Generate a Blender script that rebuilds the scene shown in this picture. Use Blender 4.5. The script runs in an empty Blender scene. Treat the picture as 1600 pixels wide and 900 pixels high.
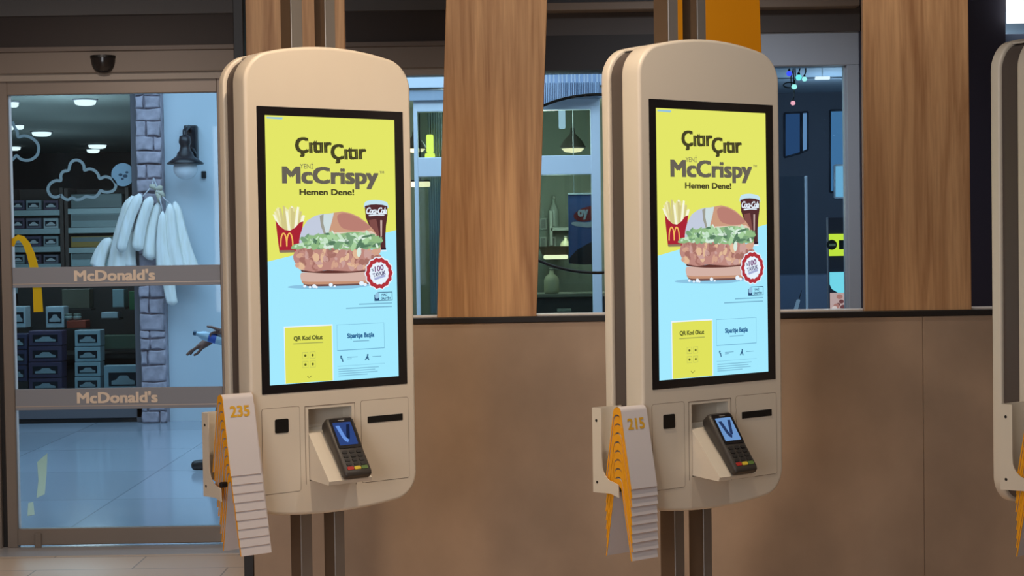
import bpy, bmesh, math, random
from mathutils import Vector, Matrix
C = bpy.context.scene.collection
SC = bpy.context.scene
PI = math.pi

# ------------------------------------------------------------------ camera, world, lights, exposure
FPX, PITCH, ROLL = 2515.7, .02826, -.01548
CAM = Vector((0, 0, 1.5))
FWD = Vector((0, math.cos(PITCH), -math.sin(PITCH)))
_u0 = Vector((0, math.sin(PITCH), math.cos(PITCH)))
RT = math.cos(ROLL) * Vector((1, 0, 0)) + math.sin(ROLL) * _u0
UP = -math.sin(ROLL) * Vector((1, 0, 0)) + math.cos(ROLL) * _u0
cam = bpy.data.objects.new('camera', bpy.data.cameras.new('camera'))
C.objects.link(cam)
cam.data.sensor_width = 36
cam.data.lens = FPX / 1600 * 36
cam.data.clip_end = 100
M = Matrix((RT, UP, -FWD)).transposed().to_4x4()
M.translation = CAM
cam.matrix_world = M
SC.camera = cam
SC.view_settings.view_transform = 'Standard'
SC.view_settings.look = 'None'
SC.view_settings.exposure = 0
SC.view_settings.gamma = 1
SC.view_settings.use_curve_mapping = False

W = bpy.data.worlds.new('world')
SC.world = W
W.use_nodes = True
W.node_tree.nodes['Background'].inputs[0].default_value = (.75, .85, 1, 1)
W.node_tree.nodes['Background'].inputs[1].default_value = .10


def light(kind, loc, energy, col, rot=(0, 0, 0), size=.1, sy=None, spot=None, blend=.6):
    d = bpy.data.lights.new(kind.lower() + '_light', kind)
    d.energy = energy
    d.color = col
    if kind == 'AREA':
        d.size = size
        if sy:
            d.shape = 'RECTANGLE'
            d.size_y = sy
    else:
        d.shadow_soft_size = size
    if kind == 'SPOT':
        d.spot_size = spot
        d.spot_blend = blend
    o = bpy.data.objects.new(kind.lower() + '_light', d)
    o.location = loc
    o.rotation_euler = rot
    C.objects.link(o)
    return o


WARM = (1, .77, .55)
COOL = (.50, .75, 1.0)
# ceiling spots of the restaurant, in front of the order points
light('SPOT', (-.10, 3.5, 2.97), 84, WARM, (math.radians(20), math.radians(4), 0), .04, None, math.radians(104), .9)


def aim(p, q):
    return (Vector(q) - Vector(p)).to_track_quat('-Z', 'Y').to_euler()


for p_, q_, e_, c_, deg in (((1.25, 3.35, 2.97), (.56, 4.25, 1.55), 26, (1, .90, .80), 62), ((-1.5, 3.0, 2.97), (-.75, 4.2, 1.75), 40, (1, .69, .40), 52)):
    light('SPOT', p_, e_, c_, aim(p_, q_), .04, None, math.radians(deg), .6)
# spots added out of view to brighten the planks
for x_, e_ in ((1.42, 14), (.72, 8), (-.05, 15), (-.72, 9)):
    light('SPOT', (x_, 4.92, 2.97), e_, (1, .84, .68), (math.radians(14), 0, 0), .05, None, math.radians(110), .9)
# added spots that brighten the entrance floor and the header zone
light('SPOT', (-2.0, 6.5, 2.97), 66, (1, .84, .72), (math.radians(12), 0, 0), .08, None, math.radians(150), .8)
light('SPOT', (.9, 6.6, 2.97), 66, (.92, .95, 1), (math.radians(12), 0, 0), .08, None, math.radians(150), .8)
# added fill out of view: soft ceiling area and frontal panel behind the camera
light('AREA', (.2, .6, 2.98), 12, (1, .84, .70), (0, 0, 0), 3.2, 2.2)
light('AREA', (-2.1, -1.3, 1.8), 68, (.96, .97, 1), (math.radians(90), 0, math.radians(-6)), 2.2, 2.0)
# cool daylight of the shopping hall
light('AREA', (-2.4, 11.1, 3.9), 200, COOL, (0, 0, 0), 4.2, 3.4)
light('AREA', (.3, 9.7, 3.6), 60, (.55, .77, 1), (math.radians(25), 0, 0), 3.0, 1.0)  # extra area light added to brighten the storefront
# point lights added to brighten the shop rooms beside their visible lamps
for p_ in ((-4.9, 15.4, 1.95), (-4.4, 16.6, 1.9), (-5.4, 18.4, 1.9)):
    light('POINT', p_, 17, (.78, .88, 1), size=.3)
light('POINT', (-3.9, 14.2, 2.2), 34, (.78, .88, 1), size=.2)
for p_ in ((.22, 11.82, 2.35), (-.5, 12.9, 2.3), (.4, 13.3, 1.75)):
    light('POINT', p_, 19, (.92, 1, .84), size=.15)
for p_ in ((2.3, 11.4, 2.3), (2.9, 9.9, 2.3)):
    light('POINT', p_, 14, (.55, .78, 1), size=.1)


# ------------------------------------------------------------------ helpers
def lin(c):
    r = []
    for v in c[:3]:
        v /= 255
        r.append(v / 12.92 if v <= .04045 else ((v + .055) / 1.055) ** 2.4)
    return (*r, 1)


MATS = {}


def mat(name, col, rough=.5, metal=0, spec=.5, noise=None, emit=0):
    if name in MATS:
        return MATS[name]
    m = bpy.data.materials.new(name)
    m.use_nodes = True
    nt = m.node_tree
    b = nt.nodes['Principled BSDF']
    b.inputs['Base Color'].default_value = lin(col)
    b.inputs['Roughness'].default_value = rough
    b.inputs['Metallic'].default_value = metal
    b.inputs['Specular IOR Level'].default_value = spec
    if emit:
        b.inputs['Emission Color'].default_value = lin(col)
        b.inputs['Emission Strength'].default_value = emit
    if noise:
        sc, amt = noise[0], noise[1]
        stretch = noise[2] if len(noise) > 2 else (1, 1, 1)
        tc = nt.nodes.new('ShaderNodeTexCoord')
        mp = nt.nodes.new('ShaderNodeMapping')
        mp.inputs['Scale'].default_value = stretch
        n = nt.nodes.new('ShaderNodeTexNoise')
        n.inputs['Scale'].default_value = sc
        n.inputs['Detail'].default_value = 6
        r = nt.nodes.new('ShaderNodeValToRGB')
        c = lin(col)
        r.color_ramp.elements[0].position = .3
        r.color_ramp.elements[1].position = .7
        r.color_ramp.elements[0].color = (*[v * (1 - amt) for v in c[:3]], 1)
        r.color_ramp.elements[1].color = (*[min(1, v * (1 + amt)) for v in c[:3]], 1)
        nt.links.new(tc.outputs['Object'], mp.inputs[0])
        nt.links.new(mp.outputs[0], n.inputs['Vector'])
        nt.links.new(n.outputs['Fac'], r.inputs[0])
        nt.links.new(r.outputs[0], b.inputs['Base Color'])
    MATS[name] = m
    return m


def glow(name, col, s=1.0):
    """self-lit surface (screen pixels, lamps)"""
    if name in MATS:
        return MATS[name]
    m = bpy.data.materials.new(name)
    m.use_nodes = True
    nt = m.node_tree
    nt.nodes.clear()
    e = nt.nodes.new('ShaderNodeEmission')
    e.inputs[0].default_value = lin(col)
    e.inputs[1].default_value = s
    o = nt.nodes.new('ShaderNodeOutputMaterial')
    nt.links.new(e.outputs[0], o.inputs[0])
    MATS[name] = m
    return m


def glass_mat(name='clear_glass', tint=(235, 242, 245), refl=1.0):
    if name in MATS:
        return MATS[name]
    m = bpy.data.materials.new(name)
    m.use_nodes = True
    nt = m.node_tree
    nt.nodes.clear()
    t = nt.nodes.new('ShaderNodeBsdfTransparent')
    t.inputs[0].default_value = lin(tint)
    g = nt.nodes.new('ShaderNodeBsdfGlossy')
    g.inputs['Roughness'].default_value = .02
    f = nt.nodes.new('ShaderNodeFresnel')
    f.inputs[0].default_value = 1.3
    mx = nt.nodes.new('ShaderNodeMixShader')
    mu = nt.nodes.new('ShaderNodeMath')
    mu.operation = 'MULTIPLY'
    mu.inputs[1].default_value = refl
    o = nt.nodes.new('ShaderNodeOutputMaterial')
    nt.links.new(f.outputs[0], mu.inputs[0])
    nt.links.new(mu.outputs[0], mx.inputs[0])
    nt.links.new(t.outputs[0], mx.inputs[1])
    nt.links.new(g.outputs[0], mx.inputs[2])
    nt.links.new(mx.outputs[0], o.inputs[0])
    MATS[name] = m
    return m


def thin_mat(name, col, through):
    """thin sheet that lets part of the light behind it through"""
    m = bpy.data.materials.new(name)
    m.use_nodes = True
    nt = m.node_tree
    nt.nodes.clear()
    d = nt.nodes.new('ShaderNodeBsdfDiffuse')
    t = nt.nodes.new('ShaderNodeBsdfTranslucent')
    d.inputs[0].default_value = t.inputs[0].default_value = lin(col)
    mx = nt.nodes.new('ShaderNodeMixShader')
    mx.inputs[0].default_value = through
    o = nt.nodes.new('ShaderNodeOutputMaterial')
    nt.links.new(d.outputs[0], mx.inputs[1])
    nt.links.new(t.outputs[0], mx.inputs[2])
    nt.links.new(mx.outputs[0], o.inputs[0])
    return m


def wood_mat(name, dark, light_):
    m = bpy.data.materials.new(name)
    m.use_nodes = True
    nt = m.node_tree
    b = nt.nodes['Principled BSDF']
    b.inputs['Roughness'].default_value = .5
    tc = nt.nodes.new('ShaderNodeTexCoord')
    mp = nt.nodes.new('ShaderNodeMapping')
    mp.inputs['Scale'].default_value = (1, 1, .045)
    n = nt.nodes.new('ShaderNodeTexNoise')
    n.inputs['Scale'].default_value = 26
    n.inputs['Detail'].default_value = 8
    n.inputs['Distortion'].default_value = .9
    n2 = nt.nodes.new('ShaderNodeTexNoise')
    n2.inputs['Scale'].default_value = 140
    n2.inputs['Detail'].default_value = 3
    mx = nt.nodes.new('ShaderNodeMath')
    mx.operation = 'MULTIPLY_ADD'
    mx.inputs[1].default_value = .3
    r = nt.nodes.new('ShaderNodeValToRGB')
    r.color_ramp.elements[0].position = .42
    r.color_ramp.elements[1].position = .84
    r.color_ramp.elements[0].color = lin(dark)
    r.color_ramp.elements[1].color = lin(light_)
    L = nt.links.new
    L(tc.outputs['Object'], mp.inputs[0])
    L(mp.outputs[0], n.inputs['Vector'])
    L(mp.outputs[0], n2.inputs['Vector'])
    L(n2.outputs['Fac'], mx.inputs[0])
    L(n.outputs['Fac'], mx.inputs[2])
    L(mx.outputs[0], r.inputs[0])
    L(r.outputs[0], b.inputs['Base Color'])
    return m


def tile_mat(name, col, seam, w, h, rough, off=.5, mortar=.004, amt=.06, rot=0):
    m = bpy.data.materials.new(name)
    m.use_nodes = True
    nt = m.node_tree
    b = nt.nodes['Principled BSDF']
    b.inputs['Roughness'].default_value = rough
    tc = nt.nodes.new('ShaderNodeTexCoord')
    mp = nt.nodes.new('ShaderNodeMapping')
    mp.inputs['Rotation'].default_value = (0, 0, rot)
    br = nt.nodes.new('ShaderNodeTexBrick')
    br.offset = off
    c = lin(col)
    br.inputs['Color1'].default_value = (*[v * (1 - amt) for v in c[:3]], 1)
    br.inputs['Color2'].default_value = (*[v * (1 + amt) for v in c[:3]], 1)
    br.inputs['Mortar'].default_value = lin(seam)
    br.inputs['Scale'].default_value = 1
    br.inputs['Mortar Size'].default_value = mortar
    br.inputs['Brick Width'].default_value = w
    br.inputs['Row Height'].default_value = h
    nt.links.new(tc.outputs['Object'], mp.inputs[0])
    nt.links.new(mp.outputs[0], br.inputs['Vector'])
    nt.links.new(br.outputs['Color'], b.inputs['Base Color'])
    MATS[name] = m
    return m


class MB:
    """collects shapes into one mesh, with material slots"""

    def __init__(s):
        s.bm = bmesh.new()
        s.mats = []
        s.cur = 0

    def use(s, m):
        if m not in s.mats:
            s.mats.append(m)
        s.cur = s.mats.index(m)
        return s

    def _f(s, fs, smooth=False):
        for f in fs:
            f.material_index = s.cur
            f.smooth = smooth

    def box(s, x0, x1, y0, y1, z0, z1, bev=0, mt=None, seg=2):
        r = bmesh.ops.create_cube(s.bm, size=1)
        vs = r['verts']
        bmesh.ops.scale(s.bm, vec=(abs(x1 - x0), abs(y1 - y0), abs(z1 - z0)), verts=vs)
        bmesh.ops.translate(s.bm, vec=((x0 + x1) / 2, (y0 + y1) / 2, (z0 + z1) / 2), verts=vs)
        fs = set(f for v in vs for f in v.link_faces)
        if bev:
            es = list(set(e for v in vs for e in v.link_edges))
            rr = bmesh.ops.bevel(s.bm, geom=es, offset=bev, segments=seg, affect='EDGES', profile=.5)
            fs = set(f for v in rr['verts'] for f in v.link_faces) | set(f for f in fs if f.is_valid)
            vs = list(set(v for f in fs for v in f.verts))
        if mt is not None:
            bmesh.ops.transform(s.bm, matrix=mt, verts=vs)
        s._f(fs)
        return s

    def poly(s, pts):
        vs = [s.bm.verts.new(p) for p in pts]
        f = s.bm.faces.new(vs)
        s._f([f])
        return f

    def prism(s, pts, vec, smooth=False):
        """closed outline pts (3d) extruded along vec"""
        v = Vector(vec)
        a = [s.bm.verts.new(p) for p in pts]
        b = [s.bm.verts.new(Vector(p) + v) for p in pts]
        n = len(pts)
        fs = [s.bm.faces.new([a[i], a[(i + 1) % n], b[(i + 1) % n], b[i]]) for i in range(n)]
        s._f(fs, smooth)
        s._f([s.bm.faces.new(a[::-1]), s.bm.faces.new(b)])
        return s

    def loft(s, rings, smooth=True, cap0=True, cap1=True, closed=True):
        R = [[s.bm.verts.new(p) for p in r] for r in rings]
        n = len(R[0])
        fs = []
        for a, b in zip(R[:-1], R[1:]):
            for i in range(n if closed else n - 1):
                fs.append(s.bm.faces.new([a[i], a[(i + 1) % n], b[(i + 1) % n], b[i]]))
        s._f(fs, smooth)
        cs = []
        if cap0:
            cs.append(s.bm.faces.new(R[0][::-1]))
        if cap1:
            cs.append(s.bm.faces.new(R[-1]))
        s._f(cs)
        return R

    def tube(s, pts, r, n=10, smooth=True):
        pts = [Vector(p) for p in pts]
        rs = r if isinstance(r, (list, tuple)) else [r] * len(pts)
        rings = []
        prev = None
        for i, p in enumerate(pts):
            t = (pts[min(i + 1, len(pts) - 1)] - pts[max(i - 1, 0)]).normalized()
            if prev is None:
                a = t.orthogonal().normalized()
            else:
                a = (prev - t * prev.dot(t)).normalized()
            prev = a
            b = t.cross(a)
            rings.append([p + (a * math.cos(2 * PI * k / n) + b * math.sin(2 * PI * k / n)) * rs[i] for k in range(n)])
        s.loft(rings, smooth)
        return s

    def lathe(s, prof, o=(0, 0, 0), n=24, axis='z'):
        """prof: (r, h) along the axis"""
        o = Vector(o)
        rings = []
        for r, h in prof:
            ring = []
            for k in range(n):
                c, d = r * math.cos(2 * PI * k / n), r * math.sin(2 * PI * k / n)
                ring.append(o + (Vector((c, d, h)) if axis == 'z' else Vector((c, -h, d)) if axis == 'y' else Vector((h, c, d))))
            rings.append(ring)
        s.loft(rings)
        return s

    def build(s, name, m=None, parent=None, smooth_angle=None):
        if m is not None:
            s.mats = [m]
            for f in s.bm.faces:
                f.material_index = 0
        bmesh.ops.recalc_face_normals(s.bm, faces=s.bm.faces)
        me = bpy.data.meshes.new(name)
        s.bm.to_mesh(me)
        s.bm.free()
        for k in s.mats:
            me.materials.append(k)
        o = bpy.data.objects.new(name, me)
        C.objects.link(o)
        if parent is not None:
            o.parent = parent
        return o


def tag(o, label, cat, group=None):
    o['label'] = label
    o['category'] = cat
    if group:
        o['group'] = group
    return o


def struct(o):
    o['kind'] = 'structure'
    return o


def thing(name, label, cat, loc=(0, 0, 0), rz=0, group=None):
    o = bpy.data.objects.new(name, None)
    o.empty_display_size = .05
    C.objects.link(o)
    o.location = loc
    o.rotation_euler = (0, 0, rz)
    return tag(o, label, cat, group)


def copy_tree(o, parent=None):
    c = o.copy()
    C.objects.link(c)
    if parent is not None:
        c.parent = parent
    for ch in list(o.children):
        copy_tree(ch, c)
    return c


def at(px, py, Y):
    """the point of the vertical plane at distance Y seen at that photo pixel"""
    d = FWD + RT * ((px - 800) / FPX) - UP * ((py - 450) / FPX)
    return CAM + d * (Y / d.y)


_tc = {}


def glyphs(txt, bold=0.0, shear=0.0, spacing=1.0):
    """triangles of a text in a unit box"""
    k = (txt, bold, shear, spacing)
    if k in _tc:
        return _tc[k]
    cu = bpy.data.curves.new('lettering', 'FONT')
    cu.body = txt
    cu.offset = bold
    cu.shear = shear
    cu.space_character = spacing
    cu.resolution_u = 3
    o = bpy.data.objects.new('lettering', cu)
    C.objects.link(o)
    dg = bpy.context.evaluated_depsgraph_get()
    me = bpy.data.meshes.new_from_object(o.evaluated_get(dg))
    vs = [v.co.copy() for v in me.vertices]
    fs = [tuple(p.vertices) for p in me.polygons]
    bpy.data.objects.remove(o)
    bpy.data.curves.remove(cu)
    bpy.data.meshes.remove(me)
    x0, x1 = min(v.x for v in vs), max(v.x for v in vs)
    y0, y1 = min(v.y for v in vs), max(v.y for v in vs)
    vs = [((v.x - x0) / (x1 - x0), (v.y - y0) / (y1 - y0)) for v in vs]
    _tc[k] = (vs, fs)
    return _tc[k]


def add_text(mb, txt, P, bold=0.0, shear=0.0, spacing=1.0, fat=None, up=None):
    """P(a, b) maps the unit box (b upwards) to 3d; fat=(da, db) thickens the strokes by overprinting,
    each copy lifted a hair along up"""
    if fat:
        da, db = fat
        for i, j in ((-1, -1), (1, -1), (1, 1), (-1, 1), (-1, 0), (1, 0)):
            lift = Vector(up or (0, 0, 0)) * ((i + 1) * 2 + (j + 1) * .7)
            add_text(mb, txt, lambda a, c, i=i, j=j, lift=lift: Vector(P(da + (1 - 2 * da) * a + i * da, db + (1 - 2 * db) * c + j * db)) + lift, bold, shear, spacing)
        return
    vs, fs = glyphs(txt, bold, shear, spacing)
    V = [mb.bm.verts.new(P(a, b)) for a, b in vs]
    for f in fs:
        try:
            g = mb.bm.faces.new([V[i] for i in f])
            g.material_index = mb.cur
        except ValueError:
            pass


# ------------------------------------------------------------------ materials
m_cream = mat('cream_plastic', (224, 215, 200), .38)
m_band = mat('brown_grey_band', (86, 76, 72), .55)
m_bezel = mat('black_bezel', (30, 28, 31), .22)
m_seam = mat('seam_shadow_gap', (120, 104, 90), .7)
m_black = mat('black_plastic', (22, 21, 21), .4)
m_term = mat('charcoal_plastic', (62, 58, 55), .42)
m_key = mat('dark_key', (40, 38, 38), .5)
m_alu = mat('brushed_aluminium', (165, 162, 160), .38, .75)
m_postside = mat('bronze_post', (112, 92, 74), .4, .3)
m_white = mat('white_card', (212, 208, 212), .5)
m_yel = mat('yellow_card', (244, 170, 28), .5)
m_num = mat('golden_print', (222, 172, 52), .5)
m_concrete = mat('concrete_laminate', (170, 148, 128), .55, noise=(3.2, .16, (1, 1, .8)))
m_blackm = mat('black_metal', (26, 22, 22), .45)
m_taupe = mat('taupe_powdercoat', (128, 116, 106), .5)
m_taupe2 = mat('pale_taupe_edge', (158, 148, 138), .45)
m_brown = mat('dark_brown_panel', (50, 40, 37), .6)
m_grey = mat('soffit_grey', (96, 96, 98), .7)
m_frame = mat('grey_window_frame', (168, 178, 192), .45)
m_band2 = mat('taupe_door_band', (146, 150, 160), .45)
m_letter = mat('pale_band_letters', (244, 226, 206), .5)
m_sill = mat('pale_sill', (205, 198, 192), .4)
m_glass = glass_mat()
m_wood = wood_mat('oak_laminate', (158, 113, 74), (212, 168, 122))
m_navy = mat('navy_black_panel', (46, 44, 62), .5)
m_yelp = mat('yellow_laminate', (232, 152, 0), .5, spec=.2)
m_mall_white = mat('white_wall_paint', (206, 218, 226), .7)
m_sf = mat('white_storefront_frame', (225, 230, 235), .4)

# ------------------------------------------------------------------ setting: restaurant
D_DOOR, D_HALF = 8.1, 5.5
b = MB()
b.box(-3.4, 4.2, -1.5, 7.84, -.1, 0)
fl = struct(b.build('floor', tile_mat('beige_floor_tile', (216, 186, 156), (160, 134, 110), .9, .3, .35, rot=0)))
b = MB()
b.box(-9, 7, 8.1, 24, -.1, 0)
fl2 = struct(b.build('floor.001', tile_mat('polished_hall_tile', (166, 176, 188), (140, 150, 162), 1.2, 1.2, .12, .0, .006, .08)))
b = MB()
b.box(-3.4, 4.2, 7.84, 8.1, -.1, .002)
struct(b.build('trim_1', mat('steel_threshold', (196, 192, 190), .3, .3)))
b = MB()
b.box(-3.4, 4.2, -1.5, 7.9, 3.1, 3.2)
struct(b.build('ceiling', mat('ceiling_paint', (150, 145, 140), .8)))
b = MB()
b.box(-3.5, -3.4, -1.5, 8.1, 0, 3.1)
struct(b.build('wall_left', mat('side_wall_paint', (150, 130, 112), .7)))
b = MB()
b.box(4.2, 4.3, -1.5, 8.1, 0, 3.1)
struct(b.build('wall_right', MATS['side_wall_paint']))

# half wall with concrete look panels
b = MB()
zt = 1.226
for x0, x1 in ((-.928, -.602), (-.6005, .52), (.5215, 1.402), (1.404, 2.3), (2.3015, 3.2)):
    b.box(x0, x1, D_HALF, D_HALF + .02, .0, zt, .0012, seg=1)
b.box(-.92, 3.2, D_HALF + .004, D_HALF + .11, 0, zt)
struct(b.build('wall_front', m_concrete))
b = MB()
b.box(-.934, 3.2, D_HALF - .006, D_HALF + .03, zt, 1.246, .002, seg=1)
struct(b.build('trim_2', m_blackm))
b = MB()
b.box(-.92, 3.2, D_HALF + .03, D_HALF + .115, 1.226, 1.252, .003, seg=1)
struct(b.build('trim_3', m_sill))
b = MB()
b.box(-.934, -.900, D_HALF - .006, D_HALF + .05, 0, 3.1, .002, seg=1)
struct(b.build('trim_4', m_blackm))

# planks standing on the half wall
def plank(name, x0b, x1b, x0t, x1t, m, label, cat='wall panel', y=D_HALF + .002):
    z0, z1 = 1.247, 3.1
    f = (z1 - z0) / (2.325 - z0)
    x0T, x1T = x0b + (x0t - x0b) * f, x1b + (x1t - x1b) * f
    b = MB()
    rings = []
    for yy, ins in ((y + .028, 0), (y + .002, 0), (y, .002)):
        rings.append([(x0b + ins, yy, z0), (x1b - ins, yy, z0), (x1T - ins, yy, z1), (x0T + ins, yy, z1)])
    b.loft(rings, smooth=False)
    o = b.build(name, m)
    return tag(o, label, cat, None)


plank('wood_plank', -.895, -.553, -.892, -.556, m_wood, 'oak plank standing on the half wall behind the left order kiosk')
plank('wood_plank', -.258, .082, -.209, .135, m_wood, 'leaning oak plank between the left and middle order kiosks')
plank('yellow_plank', .545, .885, .512, .857, m_yelp, 'yellow plank standing behind the top of the middle order kiosk')
plank('wood_plank', 1.205, 1.571, 1.208, 1.567, m_wood, 'wide oak plank between the middle and right order kiosks')

# header zone over the doors
b = MB()
b.box(-3.4, .18, 8.03, 8.16, 2.376, 2.482, .003, seg=1)
struct(b.build('trim_5', m_taupe))
b = MB()
b.box(-3.4, .18, 8.05, 8.16, 2.341, 2.376)
struct(b.build('trim_6', m_taupe2))
b = MB()
b.box(-3.4, .18, 8.02, 8.16, 2.482, 2.506, .002, seg=1)
struct(b.build('trim_7', mat('header_strip', (112, 100, 92), .5)))
b = MB()
b.box(-3.4, .18, 8.04, 8.2, 2.506, 2.66)
struct(b.build('wall_back', m_brown))
b = MB()
b.box(-3.4, 4.2, 8.02, 8.2, 2.66, 3.1)
b.box(.18, 4.2, 8.02, 8.2, 2.63, 2.66)
struct(b.build('wall_back.001', m_grey))
b = MB()
b.box(.18, 1.2, 8.0, 8.2, 2.348, 2.52)
struct(b.build('wall_back.002', mat('near_black_panel', (32, 27, 28), .6)))
b = MB()
b.box(.18, 1.72, 7.9, 8.02, 2.63, 2.668, .003, seg=1)
struct(b.build('trim_8', mat('tan_strip', (140, 124, 110), .6)))
b = MB()
b.box(.18, 1.755, 8.0, 8.2, 2.52, 2.64)
struct(b.build('wall_back.003', mat('dark_grey_panel', (82, 76, 74), .7)))
b = MB()
b.box(-1.40, 4.2, 8.1, 8.2, 0, 1.1)
struct(b.build('wall_back.004', m_taupe))
# black column with bright opening right of it
b = MB()
b.box(1.742, 2.462, 8.0, 8.2, 0, 2.9)
struct(b.build('trim_9', m_navy))
w = struct(MB().box(2.462, 4.2, 8.05, 8.15, 1.1, 2.5, .004).build('window_3', mat('blue_grey_frame', (88, 104, 132), .5)))
b = MB()
b.box(2.466, 4.15, 7.93, 8.0, 2.545, 2.95)
s = b.build('light_box', glow('lightbox_white', (255, 255, 255), 1.3))
tag(s, 'bright white light box above the right order kiosk beside the black column', 'light box')

# right hand window
w1 = bpy.data.objects.new('window_1', None)
C.objects.link(w1)
struct(w1)
b = MB()
b.box(1.2, 1.742, 8.02, 8.14, 2.355, 2.525, .004, seg=1)
b.box(1.679, 1.742, 8.02, 8.14, 1.1, 2.356, .004, seg=1)
b.box(1.2, 1.262, 8.02, 8.14, 1.1, 2.356, .004, seg=1)
b.box(1.2, 1.742, 8.02, 8.14, 1.08, 1.13, .004, seg=1)
b.box(1.672, 1.681, 8.05, 8.10, 1.13, 2.355)
b.build('window_frame', m_frame, w1)
b = MB()
b.box(1.264, 1.672, 8.085, 8.09, 1.13, 2.355)
b.build('pane', m_glass, w1)
# big pane between the door and the right window
w2 = bpy.data.objects.new('window_2', None)
C.objects.link(w2)
struct(w2)
b = MB()
b.box(-1.38, 1.19, 8.085, 8.09, 1.12, 2.341)
b.build('pane', m_glass, w2)
b = MB()
b.box(-1.39, 1.2, 8.05, 8.13, 1.09, 1.12, .003, seg=1)
b.box(-1.405, -1.375, 8.05, 8.13, 1.1, 2.341, .003, seg=1)
b.build('window_frame', m_frame, w2)

# sliding door
d1 = bpy.data.objects.new('door_1', None)
C.objects.link(d1)
struct(d1)
m_rail = mat('door_rail_metal', (140, 128, 118), .4, .25)
b = MB()
b.box(-2.56, -2.507, 8.07, 8.12, .0, 2.345, .004, seg=1)
b.box(-1.462, -1.41, 8.07, 8.12, .0, 2.345, .004, seg=1)
b.build('stile', m_rail, d1)
b = MB()
b.box(-2.51, -1.46, 8.072, 8.118, .012, .095, .004, seg=1)
b.box(-2.51, -1.46, 8.072, 8.118, 2.274, 2.345, .004, seg=1)
b.build('rail', m_rail, d1)
b = MB()
b.box(-2.507, -1.462, 8.092, 8.098, .09, 2.28)
b.build('pane', m_glass, d1)
b = MB()
b.poly([(-2.507, 8.0915, .09), (-2.495, 8.0915, .09), (-2.495, 8.0915, 2.28), (-2.507, 8.0915, 2.28)])
b.build('bright_edge_strip', thin_mat('bright_edge_white', (244, 248, 252), .7), d1)  # translucent strip standing in for a bright lit edge outside the door
b = MB()
b.box(-2.42, -2.388, 8.055, 8.072, .0, .075, .003, seg=1)
b.build('floor_guide', m_taupe, d1)
m_edge = mat('band_edge_shine', (206, 190, 176), .3, .3)
for z0, z1, xt in ((1.317, 1.412, -.006), (.70, .80, 0)):
    b = MB()
    b.box(-2.506, -1.463, 8.080, 8.091, z0 - .006, z1, .001, seg=1)
    o = b.build('door_band', m_band2, d1)
    b = MB()
    b.box(-2.506, -1.463, 8.079, 8.0805, z0 + .010, z0 + .0135)
    b.build('band_edge', m_edge, o)
    b = MB()
    x0, x1 = (-2.196, -1.79)
    zz0, zz1 = (1.339, 1.396) if z0 > 1 else (.724, .782)
    add_text(b, "McDonald's", lambda a, c: (x0 + (x1 - x0) * a, 8.0785, zz0 + (zz1 - zz0) * c), 0, fat=(.008, .035), up=(0, -.0001, 0))
    b.build('lettering', m_letter, o)


def arch_outline(pts, w):
    """flat ribbon of width w along 2d pts -> list of quads"""
    L, R = [], []
    for i, p in enumerate(pts):
        a = Vector(pts[max(0, i - 1)])
        c = Vector(pts[min(len(pts) - 1, i + 1)])
        t = (c - a).normalized()
        n = Vector((-t.y, t.x))
        ww = w[i] if isinstance(w, (list, tuple)) else w
        L.append(Vector(p) + n * ww / 2)
        R.append(Vector(p) - n * ww / 2)
    return L, R


def ribbon(mb, pts, w, P):
    L, R = arch_outline(pts, w)
    for i in range(len(L) - 1):
        mb.poly([P(L[i]), P(L[i + 1]), P(R[i + 1]), P(R[i])])


# yellow golden arch decal on the door glass (half of it hidden by the door stile)
b = MB()
pts = []
for k in range(15):
    a = PI * (1 - k / 14 * .5)
    pts.append((-2.492 + .055 + .055 * math.cos(a) - .02, 1.47 + .10 * math.sin(a)))
pts = [(-2.507, 1.52), (-2.495, 1.553), (-2.475, 1.564), (-2.455, 1.556), (-2.435, 1.53), (-2.415, 1.48), (-2.402, 1.425), (-2.392, 1.36), (-2.386, 1.30), (-2.383, 1.188)]
ribbon(b, pts, [.02, .025, .028, .032, .036, .04, .043, .044, .045, .048], lambda v: (v.x, 8.0902, v.y))
b.build('arch_decal', thin_mat('arch_yellow_vinyl', (255, 192, 40), .65), d1)

# outer door jamb on the left
b = MB()
b.box(-2.66, -2.585, 8.06, 8.14, 0, 2.345, .004, seg=1)
b.box(-3.4, -2.66, 8.08, 8.12, 0, .10)
struct(b.build('trim_10', m_rail))
b = MB()
b.box(-2.585, -2.56, 8.09, 8.13, 0, 2.345)
struct(b.build('trim_11', m_blackm))

# door sensor dome under the header
p = at(161, 91, 8.03)
t = thing('door_sensor', 'small black half dome door sensor on the header above the glass door', 'sensor', (p.x, 8.03, p.z))
b = MB()
for_r = []
for k in range(9):
    a = k / 8 * PI / 2
    for_r.append([(.061 * math.cos(a) ** .7 * math.cos(q), -.050 * math.cos(a) ** .7 * math.sin(q), -.076 * math.sin(a)) for q in [PI * j / 16 for j in range(17)]])
b.loft(for_r, closed=False, cap0=False, cap1=False)
b.build('lens', mat('smoked_lens', (40, 36, 36), .15), t)
b = MB()
b.prism([(.063 * math.cos(PI * j / 16), -.053 * math.sin(PI * j / 16), 0) for j in range(17)], (0, 0, .012))
b.build('mount', m_black, t)

# ------------------------------------------------------------------ order kiosk
TH = .6325
KPOS = [Vector((-.4793, 4.3358, 0)), Vector((.5396, 4.3023, 0)), Vector((1.5586, 4.269, 0))]
ZC = 1.4887
HW = .2555


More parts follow.
